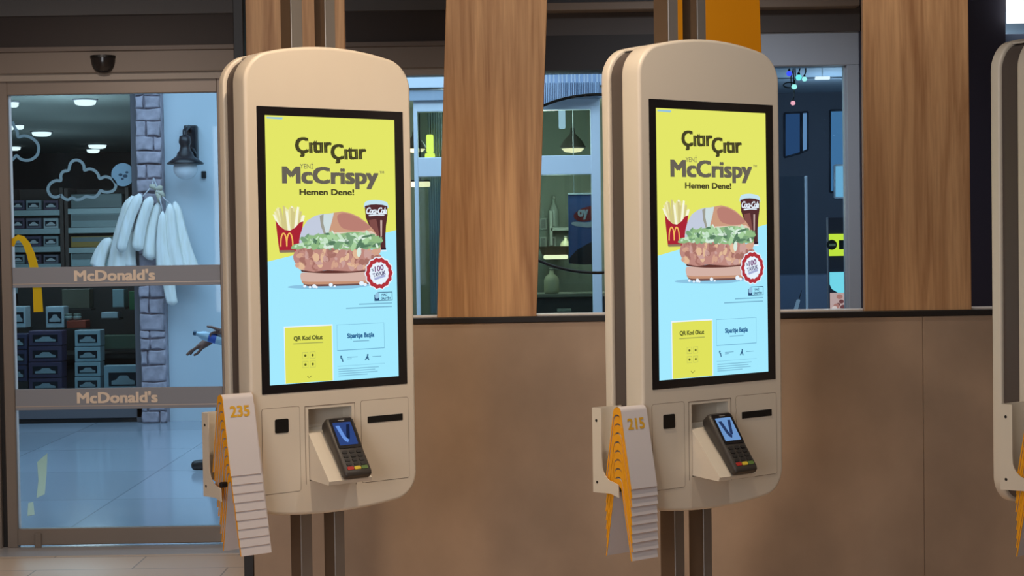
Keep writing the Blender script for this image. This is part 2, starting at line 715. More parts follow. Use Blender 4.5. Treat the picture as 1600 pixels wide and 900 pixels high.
def outline(d=0, n=10, dz=0):
    """kiosk outline, inset d, as (u, z) points counter-clockwise"""
    hw, r = HW - d, .062 - d * .6
    top = lambda u: ZC + .543 - .62 * u * u - d - dz
    bot = lambda u: ZC - .710 + .36 * u * u + d + dz
    P = []

    def bez(p0, c, p1):
        for k in range(n + 1):
            t = k / n
            P.append(((1 - t) ** 3 * p0[0] + 3 * (1 - t) ** 2 * t * (p0[0] + .56 * (c[0] - p0[0])) + 3 * (1 - t) * t * t * (p1[0] + .56 * (c[0] - p1[0])) + t ** 3 * p1[0],
                      (1 - t) ** 3 * p0[1] + 3 * (1 - t) ** 2 * t * (p0[1] + .56 * (c[1] - p0[1])) + 3 * (1 - t) * t * t * (p1[1] + .56 * (c[1] - p1[1])) + t ** 3 * p1[1]))
    bez((hw - r, bot(hw - r)), (hw, bot(hw)), (hw, bot(hw) + r))
    bez((hw, top(hw) - r), (hw, top(hw)), (hw - r, top(hw - r)))
    for k in range(1, 14):
        u = (hw - r) * (1 - 2 * k / 14)
        P.append((u, top(u)))
    bez((-hw + r, top(hw - r)), (-hw, top(hw)), (-hw, top(hw) - r))
    bez((-hw, bot(hw) + r), (-hw, bot(hw)), (-hw + r, bot(hw - r)))
    for k in range(1, 14):
        u = (-hw + r) * (1 - 2 * k / 14)
        P.append((u, bot(u)))
    return P


def shell(b, y0, y1, rad, hole=None, d=0, back_round=True):
    """slab with the kiosk outline between y0 (front) and y1 (back), softly rounded front edge"""
    steps = [(rad * (1 - math.sin(a)), y0 + rad * (1 - math.cos(a))) for a in [PI / 2 * k / 4 for k in range(5)]]
    rings = [(ins + d, yy) for ins, yy in steps]
    if back_round:
        rings += [(rad * .5 * (1 - math.cos(a)) + d, y1 - rad * .5 * (1 - math.sin(a))) for a in [PI / 2 * k / 3 for k in range(4)]]
    else:
        rings.append((d, y1))
    R = []
    for ins, yy in rings:
        R.append([(u, yy, z) for u, z in outline(ins)])
    VR = b.loft(R, cap0=hole is None)
    if hole:
        es = []
        first = VR[0]
        n = len(first)
        for i in range(n):
            e = b.bm.edges.get((first[i], first[(i + 1) % n]))
            es.append(e)
        hv = [b.bm.verts.new((u, y0, z)) for u, z in hole]
        for i in range(len(hv)):
            es.append(b.bm.edges.new((hv[i], hv[(i + 1) % len(hv)])))
        r = bmesh.ops.triangle_fill(b.bm, edges=es, use_beauty=True)
        b._f([f for f in r['geom'] if isinstance(f, bmesh.types.BMFace)])
        return hv


def rrect(u0, u1, z0, z1, r, n=4):
    P = []
    for cx, cz, a0 in ((u1 - r, z1 - r, 0), (u0 + r, z1 - r, PI / 2), (u0 + r, z0 + r, PI), (u1 - r, z0 + r, 1.5 * PI)):
        for k in range(n + 1):
            a = a0 + PI / 2 * k / n
            P.append((cx + r * math.cos(a), cz + r * math.sin(a)))
    return P


def plate(b, u0, u1, z0, z1, y, th, r=.006):
    """rounded rectangle plate whose front is at y, thickness th backwards"""
    b.prism([(u, y, z) for u, z in rrect(u0, u1, z0, z1, r)], (0, th, 0))


kiosk = thing('order_kiosk', 'left self order kiosk, white, beside the glass door, its tent rack topped by 235', 'order kiosk', KPOS[0], TH, 'self order kiosks')
RU0, RU1, RZ0, RZ1 = -.086, .048, ZC - .617, ZC - .425
b = MB()
hv = shell(b, 0, .068, .009, [(RU0, RZ0), (RU1, RZ0), (RU1, RZ1), (RU0, RZ1)])
b.build('front_shell', m_cream, kiosk)
b = MB()
shell(b, .068, .122, .003, None, .010)
b.build('side_band', m_band, kiosk)
b = MB()
shell(b, .122, .150, .006)
b.box(-.20, -.14, .070, .121, ZC + .512, ZC + .516)
b.build('back_shell', m_cream, kiosk)
# payment bay: the open niche
b = MB()
y = .045
b.poly([(RU0, y, RZ0), (RU1, y, RZ0), (RU1, y, RZ1), (RU0, y, RZ1)])
for (a, c) in (((RU0, RZ0), (RU1, RZ0)), ((RU1, RZ0), (RU1, RZ1)), ((RU1, RZ1), (RU0, RZ1)), ((RU0, RZ1), (RU0, RZ0))):
    b.poly([(a[0], 0, a[1]), (c[0], 0, c[1]), (c[0], y, c[1]), (a[0], y, a[1])])
b.box(RU0 + .002, RU1 - .03, .030, .044, ZC - .50, ZC - .478)
bay = b.build('payment_bay', m_cream, kiosk)
b = MB()
for u0, u1, z0, z1 in ((-.097, .058, ZC - .4185, ZC - .4165), (-.097, -.0955, ZC - .625, ZC - .4165), (.0565, .058, ZC - .64, ZC - .4165)):
    b.box(u0, u1, -.0004, .001, z0, z1)
b.build('bay_seam', m_seam, bay)
# left and right service panels
for nm, u0, u1, z0, z1 in (('scanner_panel', -.224, -.113, ZC - .640, ZC - .4155), ('receipt_panel', .077, .229, ZC - .638, ZC - .4145)):
    b = MB()
    plate(b, u0, u1, z0, z1, -.0010, .002)
    pn = b.build(nm, m_cream, kiosk)
    b = MB()
    plate(b, u0 - .0012, u1 + .0012, z0 - .0012, z1 + .0012, -.0003, .002, .007)
    b.build('panel_seam', m_seam, pn)
    if nm == 'scanner_panel':
        b = MB()
        plate(b, -.187, -.147, ZC - .4815, ZC - .4445, -.0028, .003, .004)
        sw = b.build('scanner_window', m_black, pn)
        sw['label'] = 'small black square scanner window'
    else:
        b = MB()
        plate(b, .097, .210, ZC - .4765, ZC - .4585, -.0022, .003, .0015)
        b.build('receipt_slot', mat('slot_black', (10, 9, 9), .6), pn)
# cradle wedge under the card terminal
sA, sB = (.004, ZC - .490), (-.103, ZC - .6145)   # (y, z) slope line, back top -> front bottom
b = MB()
CU0, CU1 = -.0845, .0465


def wedge(b, u0, u1, off):
    b.prism([(u0, .010, ZC - .4895 + off), (u0, sA[0], sA[1] + off), (u0, sB[0], sB[1] + off * .3 + .006), (u0, sB[0] + .004, sB[1] - .004), (u0, .010, ZC - .6145 + .001)], (u1 - u0, 0, 0))


wedge(b, CU0, CU1, 0)
b.build('card_cradle', m_cream, kiosk)
# number tent rack on the left side
RKU0, RKU1 = -.3495, -.2555
b = MB()
pl_pts = [(.089, -.420), (.053, -.420), (.053, -.545)]
for k in range(1, 7):
    a = PI + PI / 2 * k / 6
    pl_pts.append((.010 + -.043 * math.cos(a), -.560 + .045 * math.sin(a)))
pl_pts += [(-.012, -.610), (-.014, -.643), (.018, -.636), (.089, -.640)]
b.prism([(RKU0 - .003, y, ZC + z) for y, z in pl_pts], (.003, 0, 0))
b.box(RKU0, RKU1, .086, .089, ZC - .60, ZC - .420)
b.box(RKU1 - .003, RKU1, -.012, .089, ZC - .64, ZC - .44)
rack = b.build('tent_rack', m_cream, kiosk)
for y, z in ((.072, -.452), (.072, -.612)):
    b = MB()
    b.prism([(RKU0 - .0036, y + .004 * math.cos(k * PI / 5), ZC + z + .004 * math.sin(k * PI / 5)) for k in range(10)], (.001, 0, 0))
    b.build('screw_hole', m_black, rack)
b = MB()
b.box(RKU0 + .003, RKU1, -.003, .011, -.014, 0, .004)
bar = b.build('rack_bar', m_blackm, kiosk)
bar.location = (0, 0, ZC - .617)
# two floor to ceiling bars
for u0, u1 in ((-.0605, -.026), (.045, .0765)):
    b = MB()
    b.box(u0, u1, .100, .104, 0, 3.1, .001, seg=1)
    po = b.build('post', m_alu, kiosk)
    b = MB()
    b.box(u0 + .0005, u1 - .0005, .104, .160, 0, 3.1)
    b.build('post_core', m_postside, po)

# ---- screen and its picture
AU0, AW, AZ1, AH = -.199, .398, ZC + .354, .708
b = MB()
b.prism([(u, -.0012, z) for u, z in rrect(-.2225, .2275, ZC - .377, ZC + .377, .002)], (0, .006, 0))
screen = b.build('screen', m_bezel, kiosk)


def lay(k):
    return -.0016 - .00022 * k


def SP(k):
    return lambda v: (AU0 + AW * v[0], lay(k), AZ1 - AH * v[1])


def spoly(b, pts, k, m):
    b.use(m)
    P = SP(k)
    vs = [b.bm.verts.new(P(p)) for p in pts]
    f = b.bm.faces.new(vs)
    f.material_index = b.cur


def sell(b, cx, cy, rx, ry, k, m, rot=0, n=14):
    """ellipse, rx in screen widths, ry in the same real unit"""
    P = []
    for i in range(n):
        a = 2 * PI * i / n
        x, y = rx * math.cos(a), ry * math.sin(a)
        X, Y = x * math.cos(rot) - y * math.sin(rot), x * math.sin(rot) + y * math.cos(rot)
        P.append((cx + X, cy + Y * AW / AH))
    spoly(b, P, k, m)


def stext(b, txt, s0, t0, s1, t1, k, m, bold=0, shear=0, spacing=1, rot=0, fat=None):
    b.use(m)
    cx, cy = (s0 + s1) / 2, (t0 + t1) / 2

    def P(a, c):
        x, y = (s0 + (s1 - s0) * a - cx) * AW, ((t1 + (t0 - t1) * c) - cy) * AH
        X, Y = x * math.cos(rot) - y * math.sin(rot), x * math.sin(rot) + y * math.cos(rot)
        return SP(k)((cx + X / AW, cy + Y / AH))
    add_text(b, txt, P, bold, shear, spacing, fat)


def smooth_pts(ctrl, n=6):
    """closed Catmull-Rom through ctrl"""
    out = []
    N = len(ctrl)
    for i in range(N):
        p0, p1, p2, p3 = [ctrl[(i + j) % N] for j in (-1, 0, 1, 2)]
        for k in range(n):
            t = k / n
            out.append(tuple(.5 * (2 * p1[j] + (p2[j] - p0[j]) * t + (2 * p0[j] - 5 * p1[j] + 4 * p2[j] - p3[j]) * t * t + (3 * p1[j] - p0[j] - 3 * p2[j] + p3[j]) * t ** 3) for j in (0, 1)))
    return out


g_yel = glow('screen_yellow', (228, 231, 104))
g_cya = glow('screen_pale_blue', (164, 234, 255))
g_txt = glow('screen_dark_text', (70, 66, 40))
g_gry = glow('screen_grey_text', (104, 98, 86))
g_wht = glow('screen_white', (232, 244, 255))
g_red = glow('screen_red', (178, 52, 60))
g_btn = glow('screen_button_yellow', (224, 226, 92))
g_line = glow('screen_thin_line', (120, 180, 212))
g_blu = glow('screen_navy', (42, 72, 112))

b = MB()
spoly(b, [(0, 0), (1, 0), (1, .429), (0, .541)], 0, g_yel)
spoly(b, [(0, .541), (1, .429), (1, 1), (0, 1)], 0, g_cya)
spoly(b, [(.013, .006), (.136, .006), (.125, .014), (.013, .012)], 1, glow('screen_corner_blue', (150, 196, 220)))
b.build('advert_background', None, screen)
b = MB()
stext(b, 'Çıtır', .219, .076, .500, .150, 2, g_txt, 0, rot=-.03, fat=(.024, .022))
stext(b, 'Çıtır', .490, .098, .771, .172, 2, g_txt, 0, rot=-.03, fat=(.024, .022))
stext(b, 'YENİ', .254, .171, .354, .195, 2, g_gry)
stext(b, 'McCrispy', .118, .187, .864, .271, 2, g_gry, 0, fat=(.0115, .026))
stext(b, '™', .874, .200, .910, .209, 2, g_gry)
stext(b, 'Hemen Dene!', .246, .271, .668, .294, 2, g_txt, 0, fat=(.007, .035))
b.build('headline_text', None, screen)

# fries
rnd = random.Random(4)
b = MB()
g_fry = [glow('screen_fry_%d' % i, c) for i, c in enumerate(((238, 234, 182), (228, 220, 156), (248, 247, 222), (210, 200, 136)))]
for i in range(30):
    x = .095 + .15 * rnd.random()
    tip = (.045 + .24 * ((x - .095) / .15) + rnd.uniform(-.014, .014), .330 + rnd.uniform(0, .026) + .022 * abs((x - .165) / .07) ** 2)
    w_ = .0085
    spoly(b, [(x - w_, .43), (x + w_, .43), (tip[0] + w_, tip[1] + .002), (tip[0] - w_, tip[1])], 2 + (i % 4) * .3, g_fry[i % 4])
g_box = glow('screen_fry_box', (170, 38, 54))
box_pts = [(.063, .388), (.09, .408), (.13, .424), (.17, .427), (.21, .415), (.245, .396), (.271, .393), (.258, .43), (.24, .47), (.222, .507), (.088, .507), (.075, .45)]
spoly(b, box_pts, 4, g_box)
spoly(b, [(.088, .500), (.2, .500), (.2, .509), (.092, .509)], 4.5, glow('screen_fry_base', (140, 120, 96)))
g_arch = glow('screen_arch', (246, 190, 96))
for sx in (0, 1):
    cx = .1205 + sx * .045
    pts = []
    for i in range(13):
        a = PI * (1 - i / 12)
        pts.append((cx + .0225 * math.cos(a), .486 - .049 * math.sin(a) ** .8))
    b.use(g_arch)
    P = SP(5)
    L, R = arch_outline([(p[0], p[1] * AH / AW) for p in pts], .010)
    for i in range(12):
        q = [L[i], L[i + 1], R[i + 1], R[i]]
        vs = [b.bm.verts.new(P((v.x, v.y * AW / AH))) for v in q]
        f = b.bm.faces.new(vs)
        f.material_index = b.cur
b.build('fries_picture', None, screen)

# cup of cola
b = MB()
g_cola = glow('screen_cola', (84, 46, 48))
g_cola2 = glow('screen_cola_light', (128, 78, 74))
g_cola3 = glow('screen_cola_dark', (52, 34, 44))
spoly(b, smooth_pts([(.745, .330), (.765, .316), (.84, .311), (.92, .318), (.938, .332), (.93, .345), (.84, .338), (.752, .342)], 4), 2, glow('screen_cup_rim', (196, 228, 240)))
spoly(b, [(.750, .335), (.80, .329), (.84, .328), (.89, .330), (.932, .336), (.932, .37), (.918, .41), (.912, .45), (.912, .503), (.83, .503), (.79, .42), (.757, .38)], 2.5, g_cola)
spoly(b, [(.78, .39), (.84, .385), (.86, .44), (.86, .47), (.80, .43)], 3, g_cola2)
spoly(b, [(.872, .39), (.888, .39), (.884, .45), (.872, .46)], 3, glow('screen_cola_shine', (196, 168, 160)))
spoly(b, [(.84, .496), (.914, .496), (.914, .505), (.84, .505)], 3.2, g_cola3)
spoly(b, [(.84, .506), (.918, .506), (.918, .511), (.84, .511)], 3.2, g_wht)
stext(b, 'Coca-Cola', .760, .340, .926, .366, 4, g_wht, 0, .35, .82, fat=(.009, .03))
spoly(b, smooth_pts([(.785, .369), (.84, .367), (.90, .368), (.90, .372), (.84, .3715), (.785, .374)], 3), 4, g_wht)
b.build('drink_picture', None, screen)

# burger
b = MB()
g_bunL = glow('screen_bun_pale', (196, 204, 222))
g_bunR = glow('screen_bun_brown', (204, 156, 128))
g_bunT = glow('screen_bun_top', (186, 128, 116))
g_bunE = glow('screen_bun_edge', (228, 206, 188))
g_gap = glow('screen_bun_wrap', (206, 222, 224))
g_gap2 = glow('screen_bun_wrap_line', (158, 158, 146))
spoly(b, smooth_pts([(.33, .648), (.15, .640), (.2, .632), (.5, .630), (.76, .632), (.80, .640), (.6, .652)], 4), 5, glow('screen_burger_shadow', (140, 196, 226)))
spoly(b, [(.236, .468), (.244, .445), (.262, .418), (.300, .390), (.36, .372), (.42, .365), (.46, .364), (.46, .47), (.24, .49)], 6, g_bunL)
spoly(b, [(.46, .364), (.50, .361), (.57, .3555), (.64, .363), (.70, .376), (.76, .398), (.81, .424), (.838, .444), (.838, .452), (.46, .452)], 6, g_bunR)
spoly(b, smooth_pts([(.53, .375), (.58, .362), (.66, .372), (.74, .395), (.79, .418), (.74, .428), (.64, .428), (.56, .415)], 4), 6.5, g_bunT)
spoly(b, [(.45, .436), (.6, .434), (.8, .432), (.838, .445), (.838, .455), (.45, .452)], 6.6, g_bunE)
spoly(b, [(.40, .369), (.505, .361), (.49, .39), (.462, .436), (.432, .44), (.402, .41)], 7, g_gap)
spoly(b, [(.395, .372), (.425, .366), (.422, .40), (.44, .44), (.425, .442), (.402, .41)], 7.2, g_gap2)
# patty
g_pat = [glow('screen_patty_%d' % i, c) for i, c in enumerate(((190, 138, 128), (212, 164, 140), (166, 114, 104), (226, 186, 152), (204, 162, 154)))]
pat = smooth_pts([(.188, .523), (.215, .500), (.28, .490), (.45, .486), (.65, .492), (.80, .505), (.875, .53), (.87, .56), (.80, .580), (.62, .586), (.45, .578), (.34, .584), (.25, .572), (.205, .55)], 4)
spoly(b, pat, 7.6, g_pat[0])
for i in range(90):
    x = rnd.uniform(.215, .85)
    y = rnd.uniform(.505, .568) + .004 * math.sin(x * 20)
    sell(b, x, y, rnd.uniform(.012, .040), rnd.uniform(.010, .026), 7.8 + (i % 5) * .12, g_pat[rnd.randrange(5)], rnd.uniform(0, 3), 9)
spoly(b, [(.24, .574), (.34, .583), (.45, .578), (.62, .585), (.78, .582), (.78, .590), (.6, .593), (.4, .590), (.25, .582)], 8.5, glow('screen_patty_underside', (96, 54, 48)))
# bottom bun
spoly(b, smooth_pts([(.240, .592), (.27, .584), (.42, .590), (.6, .591), (.785, .588), (.800, .605), (.785, .625), (.74, .635), (.5, .635), (.30, .633), (.25, .618)], 4), 8.7, glow('screen_bottom_bun', (212, 178, 166)))
spoly(b, smooth_pts([(.25, .616), (.30, .620), (.5, .622), (.74, .622), (.785, .615), (.782, .628), (.74, .6345), (.5, .635), (.30, .633), (.26, .626)], 4), 8.9, glow('screen_bottom_bun_low', (196, 146, 118)))
spoly(b, smooth_pts([(.26, .626), (.30, .630), (.5, .632), (.74, .632), (.78, .627), (.74, .638), (.5, .639), (.30, .637)], 4), 9, glow('screen_bun_base', (110, 78, 76)))
# lettuce
g_let = [glow('screen_lettuce_%d' % i, c) for i, c in enumerate(((168, 208, 158), (198, 228, 198), (122, 162, 122), (218, 236, 222), (146, 186, 132), (88, 124, 96)))]
spoly(b, smooth_pts([(.172, .493), (.20, .478), (.25, .474), (.30, .455), (.36, .444), (.45, .440), (.55, .440), (.66, .434), (.76, .440), (.83, .450), (.862, .475), (.862, .498), (.80, .50), (.70, .497), (.60, .503), (.50, .494), (.40, .497), (.30, .492), (.22, .497)], 4), 9.2, g_let[4])
for i in range(110):
    x = rnd.uniform(.27, .85)
    y = rnd.uniform(.446, .492)
    sell(b, x, y, rnd.uniform(.018, .050), rnd.uniform(.008, .019), 9.4 + (i % 6) * .12, g_let[rnd.randrange(6)], rnd.uniform(-1.2, 1.2), 9)
for i in range(16):
    x = rnd.uniform(.20, .32)
    sell(b, x, .487 - (x - .2) * .12 + rnd.uniform(-.004, .004), rnd.uniform(.014, .03), .009, 9.5 + i * .04, g_let[(0, 1, 4)[i % 3]], rnd.uniform(-.7, .3), 9)
sell(b, .695, .512, .018, .034, 10.3, g_let[3], .1)
for x, y, r in ((.27, .636, .012), (.31, .640, .01), (.342, .637, .016), (.36, .641, .01), (.47, .634, .016), (.50, .640, .009), (.711, .632, .020), (.74, .637, .014)):
    sell(b, x, y, r, r * .8, 10.2, g_wht, 0, 9)
b.build('burger_picture', None, screen)

# scalloped badge
b = MB()
cx, cy = .853, .595


def scallop(r, k, m, n=14):
    P = []
    for i in range(n * 4):
        a = 2 * PI * i / (n * 4)
        rr = r * (1 + (.055 if i % 4 == 0 else (-.03 if i % 4 == 2 else .01)))
        P.append((cx + rr * math.cos(a), cy + rr * math.sin(a) * AW / AH))
    spoly(b, P, k, m)


scallop(.112, 11, g_wht)
scallop(.104, 11.3, g_red)
scallop(.076, 11.6, g_wht)
g_pur = glow('screen_badge_text', (122, 74, 122))
stext(b, '%', .792, .577, .812, .588, 12, g_blu, .02, rot=-.2)
stext(b, '100', .815, .565, .890, .587, 12, g_pur, 0, .1, rot=-.2, fat=(.022, .03))
stext(b, 'TAVUK', .800, .590, .905, .606, 12, glow('screen_badge_text2', (96, 92, 128)), 0, rot=-.2, fat=(.012, .04))
spoly(b, [(.812, .613), (.902, .600), (.904, .609), (.816, .622)], 12, glow('screen_badge_bar', (168, 176, 214)))
b.build('guarantee_badge', None, screen)

# home-grown mark
b = MB()
for a0, a1, t0, t1 in ((.842, .960, .668, .6705), (.842, .960, .700, .7025), (.956, .960, .668, .7025), (.842, .846, .668, .7025)):
    spoly(b, [(a0, t0), (a1, t0), (a1, t1), (a0, t1)], 2, g_blu)
spoly(b, [(.814, .678), (.852, .672), (.852, .7025), (.814, .7025)], 3, g_blu)
sell(b, .836, .682, .018, .022, 4, glow('screen_mark_light', (150, 196, 226)), .3)
stext(b, 'YERLİ', .868, .673, .918, .683, 3, g_blu, 0, fat=(.01, .04))
stext(b, 'ÜRETİM', .866, .687, .945, .698, 3, g_blu, 0, fat=(.01, .04))
g_small = glow('screen_small_print', (120, 176, 204))
for s0, s1, t in ((.69, .957, .713), (.588, .955, .7265)):
    spoly(b, [(s0, t - .0028), (s1, t - .0028), (s1, t + .0012), (s0, t + .0012)], 2, g_small)
b.build('origin_mark', None, screen)

b = MB()
spoly(b, [(.110, .784), (.480, .784), (.480, .998), (.110, .998)], 1, g_wht)
spoly(b, [(.116, .789), (.473, .789), (.473, .998), (.116, .998)], 2, g_btn)
stext(b, 'QR Kod Okut', .181, .822, .402, .842, 3, glow('screen_button_text', (92, 96, 44)), 0, fat=(.008, .04))
spoly(b, [(.178, .8485), (.405, .8485), (.405, .8525), (.178, .8525)], 3, glow('screen_button_sub', (170, 174, 84)))
for s0, t0 in ((.244, .884), (.300, .884), (.244, .918), (.300, .918)):
    spoly(b, [(s0, t0), (s0 + .044, t0), (s0 + .044, t0 + .0255), (s0, t0 + .0255)], 3, glow('screen_icon_frame', (190, 194, 96)))
    spoly(b, [(s0 + .003, t0 + .0017), (s0 + .041, t0 + .0017), (s0 + .041, t0 + .0238), (s0 + .003, t0 + .0238)], 3.5, g_btn)
    sell(b, s0 + .022, t0 + .0128, .009, .009, 4, glow('screen_icon_dot', (92, 96, 40)), 0, 10)
for s0, s1 in ((.276, .2925), (.309, .2925)):
    spoly(b, [(s0, .974), (s0 + .006, .974), (s1 + .002, .982), (s1 - .003, .982)], 3, g_txt)
b.build('scan_button', None, screen)
b = MB()
for q in ((.513, .888, .787, .7885), (.513, .5155, .787, .887), (.886, .8885, .787, .887), (.513, .888, .884, .8872), (.513, .888, .945, .9462)):
    spoly(b, [(q[0], q[2]), (q[1], q[2]), (q[1], q[3]), (q[0], q[3])], 2, g_line)
stext(b, 'Siparişe Başla', .593, .822, .807, .846, 3, glow('screen_order_text', (44, 100, 148)), 0, fat=(.008, .035))
spoly(b, [(.637, .852), (.765, .852), (.765, .8555), (.637, .8555)], 3, g_small)
g_icon = glow('screen_icon_blue', (54, 98, 136))
for cx_, kk in ((.548, 0), (.746, 1)):
    sell(b, cx_ - .006 + kk * .012, .909, .007, .007, 3, g_icon, 0, 10)
    spoly(b, [(cx_ - .016, .912), (cx_ + .004, .914), (cx_ + .012, .930), (cx_ + .004, .930), (cx_ - .004, .919)] if not kk else [(cx_, .912), (cx_ + .008, .912), (cx_ + .018, .930), (cx_ + .010, .930), (cx_ + .002, .922), (cx_ - .012, .930), (cx_ - .018, .928)], 3, g_icon)
for s0, s1, t in ((.59, .671, .914), (.59, .625, .920), (.789, .862, .917), (.518, .839, .958), (.518, .81, .9665), (.518, .83, .975), (.518, .75, .983)):
    spoly(b, [(s0, t - .0018), (s1, t - .0018), (s1, t + .001), (s0, t + .001)], 3, g_small)
b.build('order_button', None, screen)

kiosks = [kiosk]
for i, lab in ((1, 'middle white self order kiosk before the yellow plank, its tent rack topped by 215'),
               (2, 'right self order kiosk cut off by the frame, only its left side showing')):
    k = copy_tree(kiosk)
    k.location = KPOS[i]
    k['label'] = lab
    kiosks.append(k)
for ch in kiosks[0].children:
    if ch.name.startswith('rack_bar'):
        ch.location.z += .022
for ch in kiosks[2].children:   # this rack is bolted on a little further forward
    if ch.name.startswith(('rack_bar', 'tent_rack')):
        ch.location.y -= .035

# ------------------------------------------------------------------ card terminals
def terminal(k, label, bg, v1, v2):
    base = KPOS[k]
    t = thing('card_terminal', label, 'card terminal', base, TH, 'card terminals in the kiosk cradles')
    # slope frame: origin at the foot of the slope, X = u, S up the slope, N out of the slope
    O = Vector((-.004, sB[0], sB[1] + .006))
    S = Vector((0, sA[0] - sB[0], sA[1] - sB[1])).normalized()
    N = Vector((0, -S.z, S.y))
    P = lambda u, s, n: O + Vector((u, 0, 0)) + S * s + N * n
    L = .176
    hw = .0415
    # cross sections along the slope, thicker towards the head
    prof = [(-.004, .010, .022, hw - .006), (.0, .003, .026, hw - .002), (.008, .001, .0275, hw), (.07, .001, .031, hw - .001), (.12, .001, .036, hw + .001), (L - .012, .001, .040, hw + .001), (L - .003, .004, .038, hw - .002), (L, .010, .032, hw - .008)]
    b = MB()
    rings = []
    for s, n0, n1, w in prof:
        ring = []
        r = .007
        for cx, cn, a0 in ((w - r, n1 - r, 0), (-w + r, n1 - r, PI / 2), (-w + r, n0 + r, PI), (w - r, n0 + r, 1.5 * PI)):
            for q in range(4):
                a = a0 + PI / 2 * q / 3
                ring.append(P(cx + r * math.cos(a), s, max(n0, cn + r * math.sin(a))))
        rings.append(ring)
    b.loft(rings)
    b.build('body', m_term, t)

    def top(s):
        return .0275 + (s - .008) * (.0400 - .0275) / (L - .02)

    def slab(mb, u0, u1, s0, s1, lift, th=.003, r=.002):
        pts = rrect(u0, u1, s0, s1, r, 3)
        mb.prism([P(u, s, top(s) + lift) for u, s in pts], tuple(-N * th))
    b = MB()
    slab(b, -.0345, .0345, .078, .168, .0006, .003, .004)
    b.build('display_surround', m_bezel, t)
    b = MB()
    slab(b, -.028, .028, .087, .156, .0010, .001)
    dsp = b.build('display', bg, t)
    b = MB()
    b.use(v1)
    q = lambda u, s: P(u, s, top(s) + .0013)
    pts = [(-.022, .146), (-.010, .146), (-.003, .112), (.004, .102), (-.001, .094), (-.008, .098), (-.013, .108)]
    b.poly([q(*p_) for p_ in pts])
    b.use(v2)
    pts = [(.012, .148), (.022, .148), (.008, .104), (.002, .104), (-.001, .110)]
    b.poly([P(u, s, top(s) + .0016) for u, s in pts])
    b.build('display_symbol', None, dsp)
    b = MB()
    slab(b, -.008, .012, .161, .164, .0009, .001, .001)
    b.build('maker_plate', m_alu, t)
    for r_ in range(4):
        for c_ in range(3):
            b = MB()
            u = -.0215 + c_ * .0215
            s = .066 - r_ * .0125
            slab(b, u - .0075, u + .0075, s - .004, s + .004, .0016, .004, .0025)
            b.build('key', m_key, t)
    for nm, u, m in (('cancel_key', -.0215, mat('red_key', (170, 44, 40), .5)), ('clear_key', 0, mat('yellow_key', (214, 190, 60), .5)), ('enter_key', .0215, mat('green_key', (92, 122, 62), .5))):
        b = MB()
        slab(b, u - .0098, u + .0098, .012, .0215, .0016, .004, .003)
        b.build(nm, m, t)
    return t


terminal(0, 'black card terminal with dark blue display in the cradle of the left kiosk', glow('terminal_blue', (46, 68, 124)), glow('terminal_stroke_light', (104, 146, 220)), glow('terminal_stroke_dark', (24, 34, 62)))
terminal(1, 'black card terminal with pale blue display in the cradle of the middle kiosk', glow('terminal_pale', (108, 148, 200)), glow('terminal_stroke_navy', (38, 54, 92)), MATS['terminal_stroke_navy'])

# ------------------------------------------------------------------ number tents
TW, TR, TLEG, TSP = .087, .015, .205, .052


def tent_profile(drop=0, grow=0):
    """outer line from front foot over the ridge to the back foot: (y, z)"""
    r = TR + grow
    zc = -TR
    # tangent from foot point
    fx, fz = TSP + grow, -TLEG
    dx, dz = fx, fz - zc
    d = math.hypot(dx, dz)
    ang = math.atan2(dz, dx) + math.acos(r / d)
    P = [(-fx, fz)]
    n = 12
    for k in range(n + 1):
        a = PI - ang + (2 * ang - PI) * k / n
        P.append((r * math.cos(a), zc + r * math.sin(a) - drop))
    P.append((fx, fz))
    return P


def clip_foot(P, drop):
    """profile shifted down by drop and cut at the foot line"""
    Q = P[1:-1]
    out = []
    for foot, nxt in ((P[0], P[1]), (P[-1], P[-2])):
        a = Vector((foot[0], foot[1] - drop))
        c = Vector((nxt[0], nxt[1] - drop)) if True else None
        t = (-TLEG - a.y) / (c.y - a.y)
        out.append(tuple(a + (c - a) * t))
    return [out[0]] + [(q[0], q[1] - drop) for q in Q] + [out[1]]


TDROP = .0185


def make_tent(label, group):
    t = thing('number_tent', label, 'number tent', (0, 0, 0), TH, group)
    outer = tent_profile()
    inner = clip_foot(outer, TDROP)
    b = MB()
    ring = outer + inner[::-1]
    b.loft([[(0, y, z) for y, z in ring], [(TW, y, z) for y, z in ring]], smooth=False, cap0=False, cap1=False)
    n = len(outer)
    for x, fl_ in ((0, 0), (TW, 1)):
        for i in range(n - 1):
            b.poly([(x, *outer[i]), (x, *outer[i + 1]), (x, *inner[i + 1]), (x, *inner[i])])
    b.build('core', m_yel, t)
    b = MB()
    o2 = tent_profile(0, .0004)
    b.loft([[(.0012, y, z + .0003) for y, z in o2], [(TW + .0003, y, z + .0003) for y, z in o2]], closed=False, cap0=False, cap1=False)
    b.build('outer_face', m_white, t)
    b = MB()
    i2 = [(y * .995, z - .0004) for y, z in inner]
    i2[0] = (i2[0][0], -TLEG)
    i2[-1] = (i2[-1][0], -TLEG)
    b.loft([[(.0012, y, z) for y, z in i2], [(TW - .0006, y, z) for y, z in i2]], closed=False, cap0=False, cap1=False)
    b.build('inner_face', m_white, t)
    return t


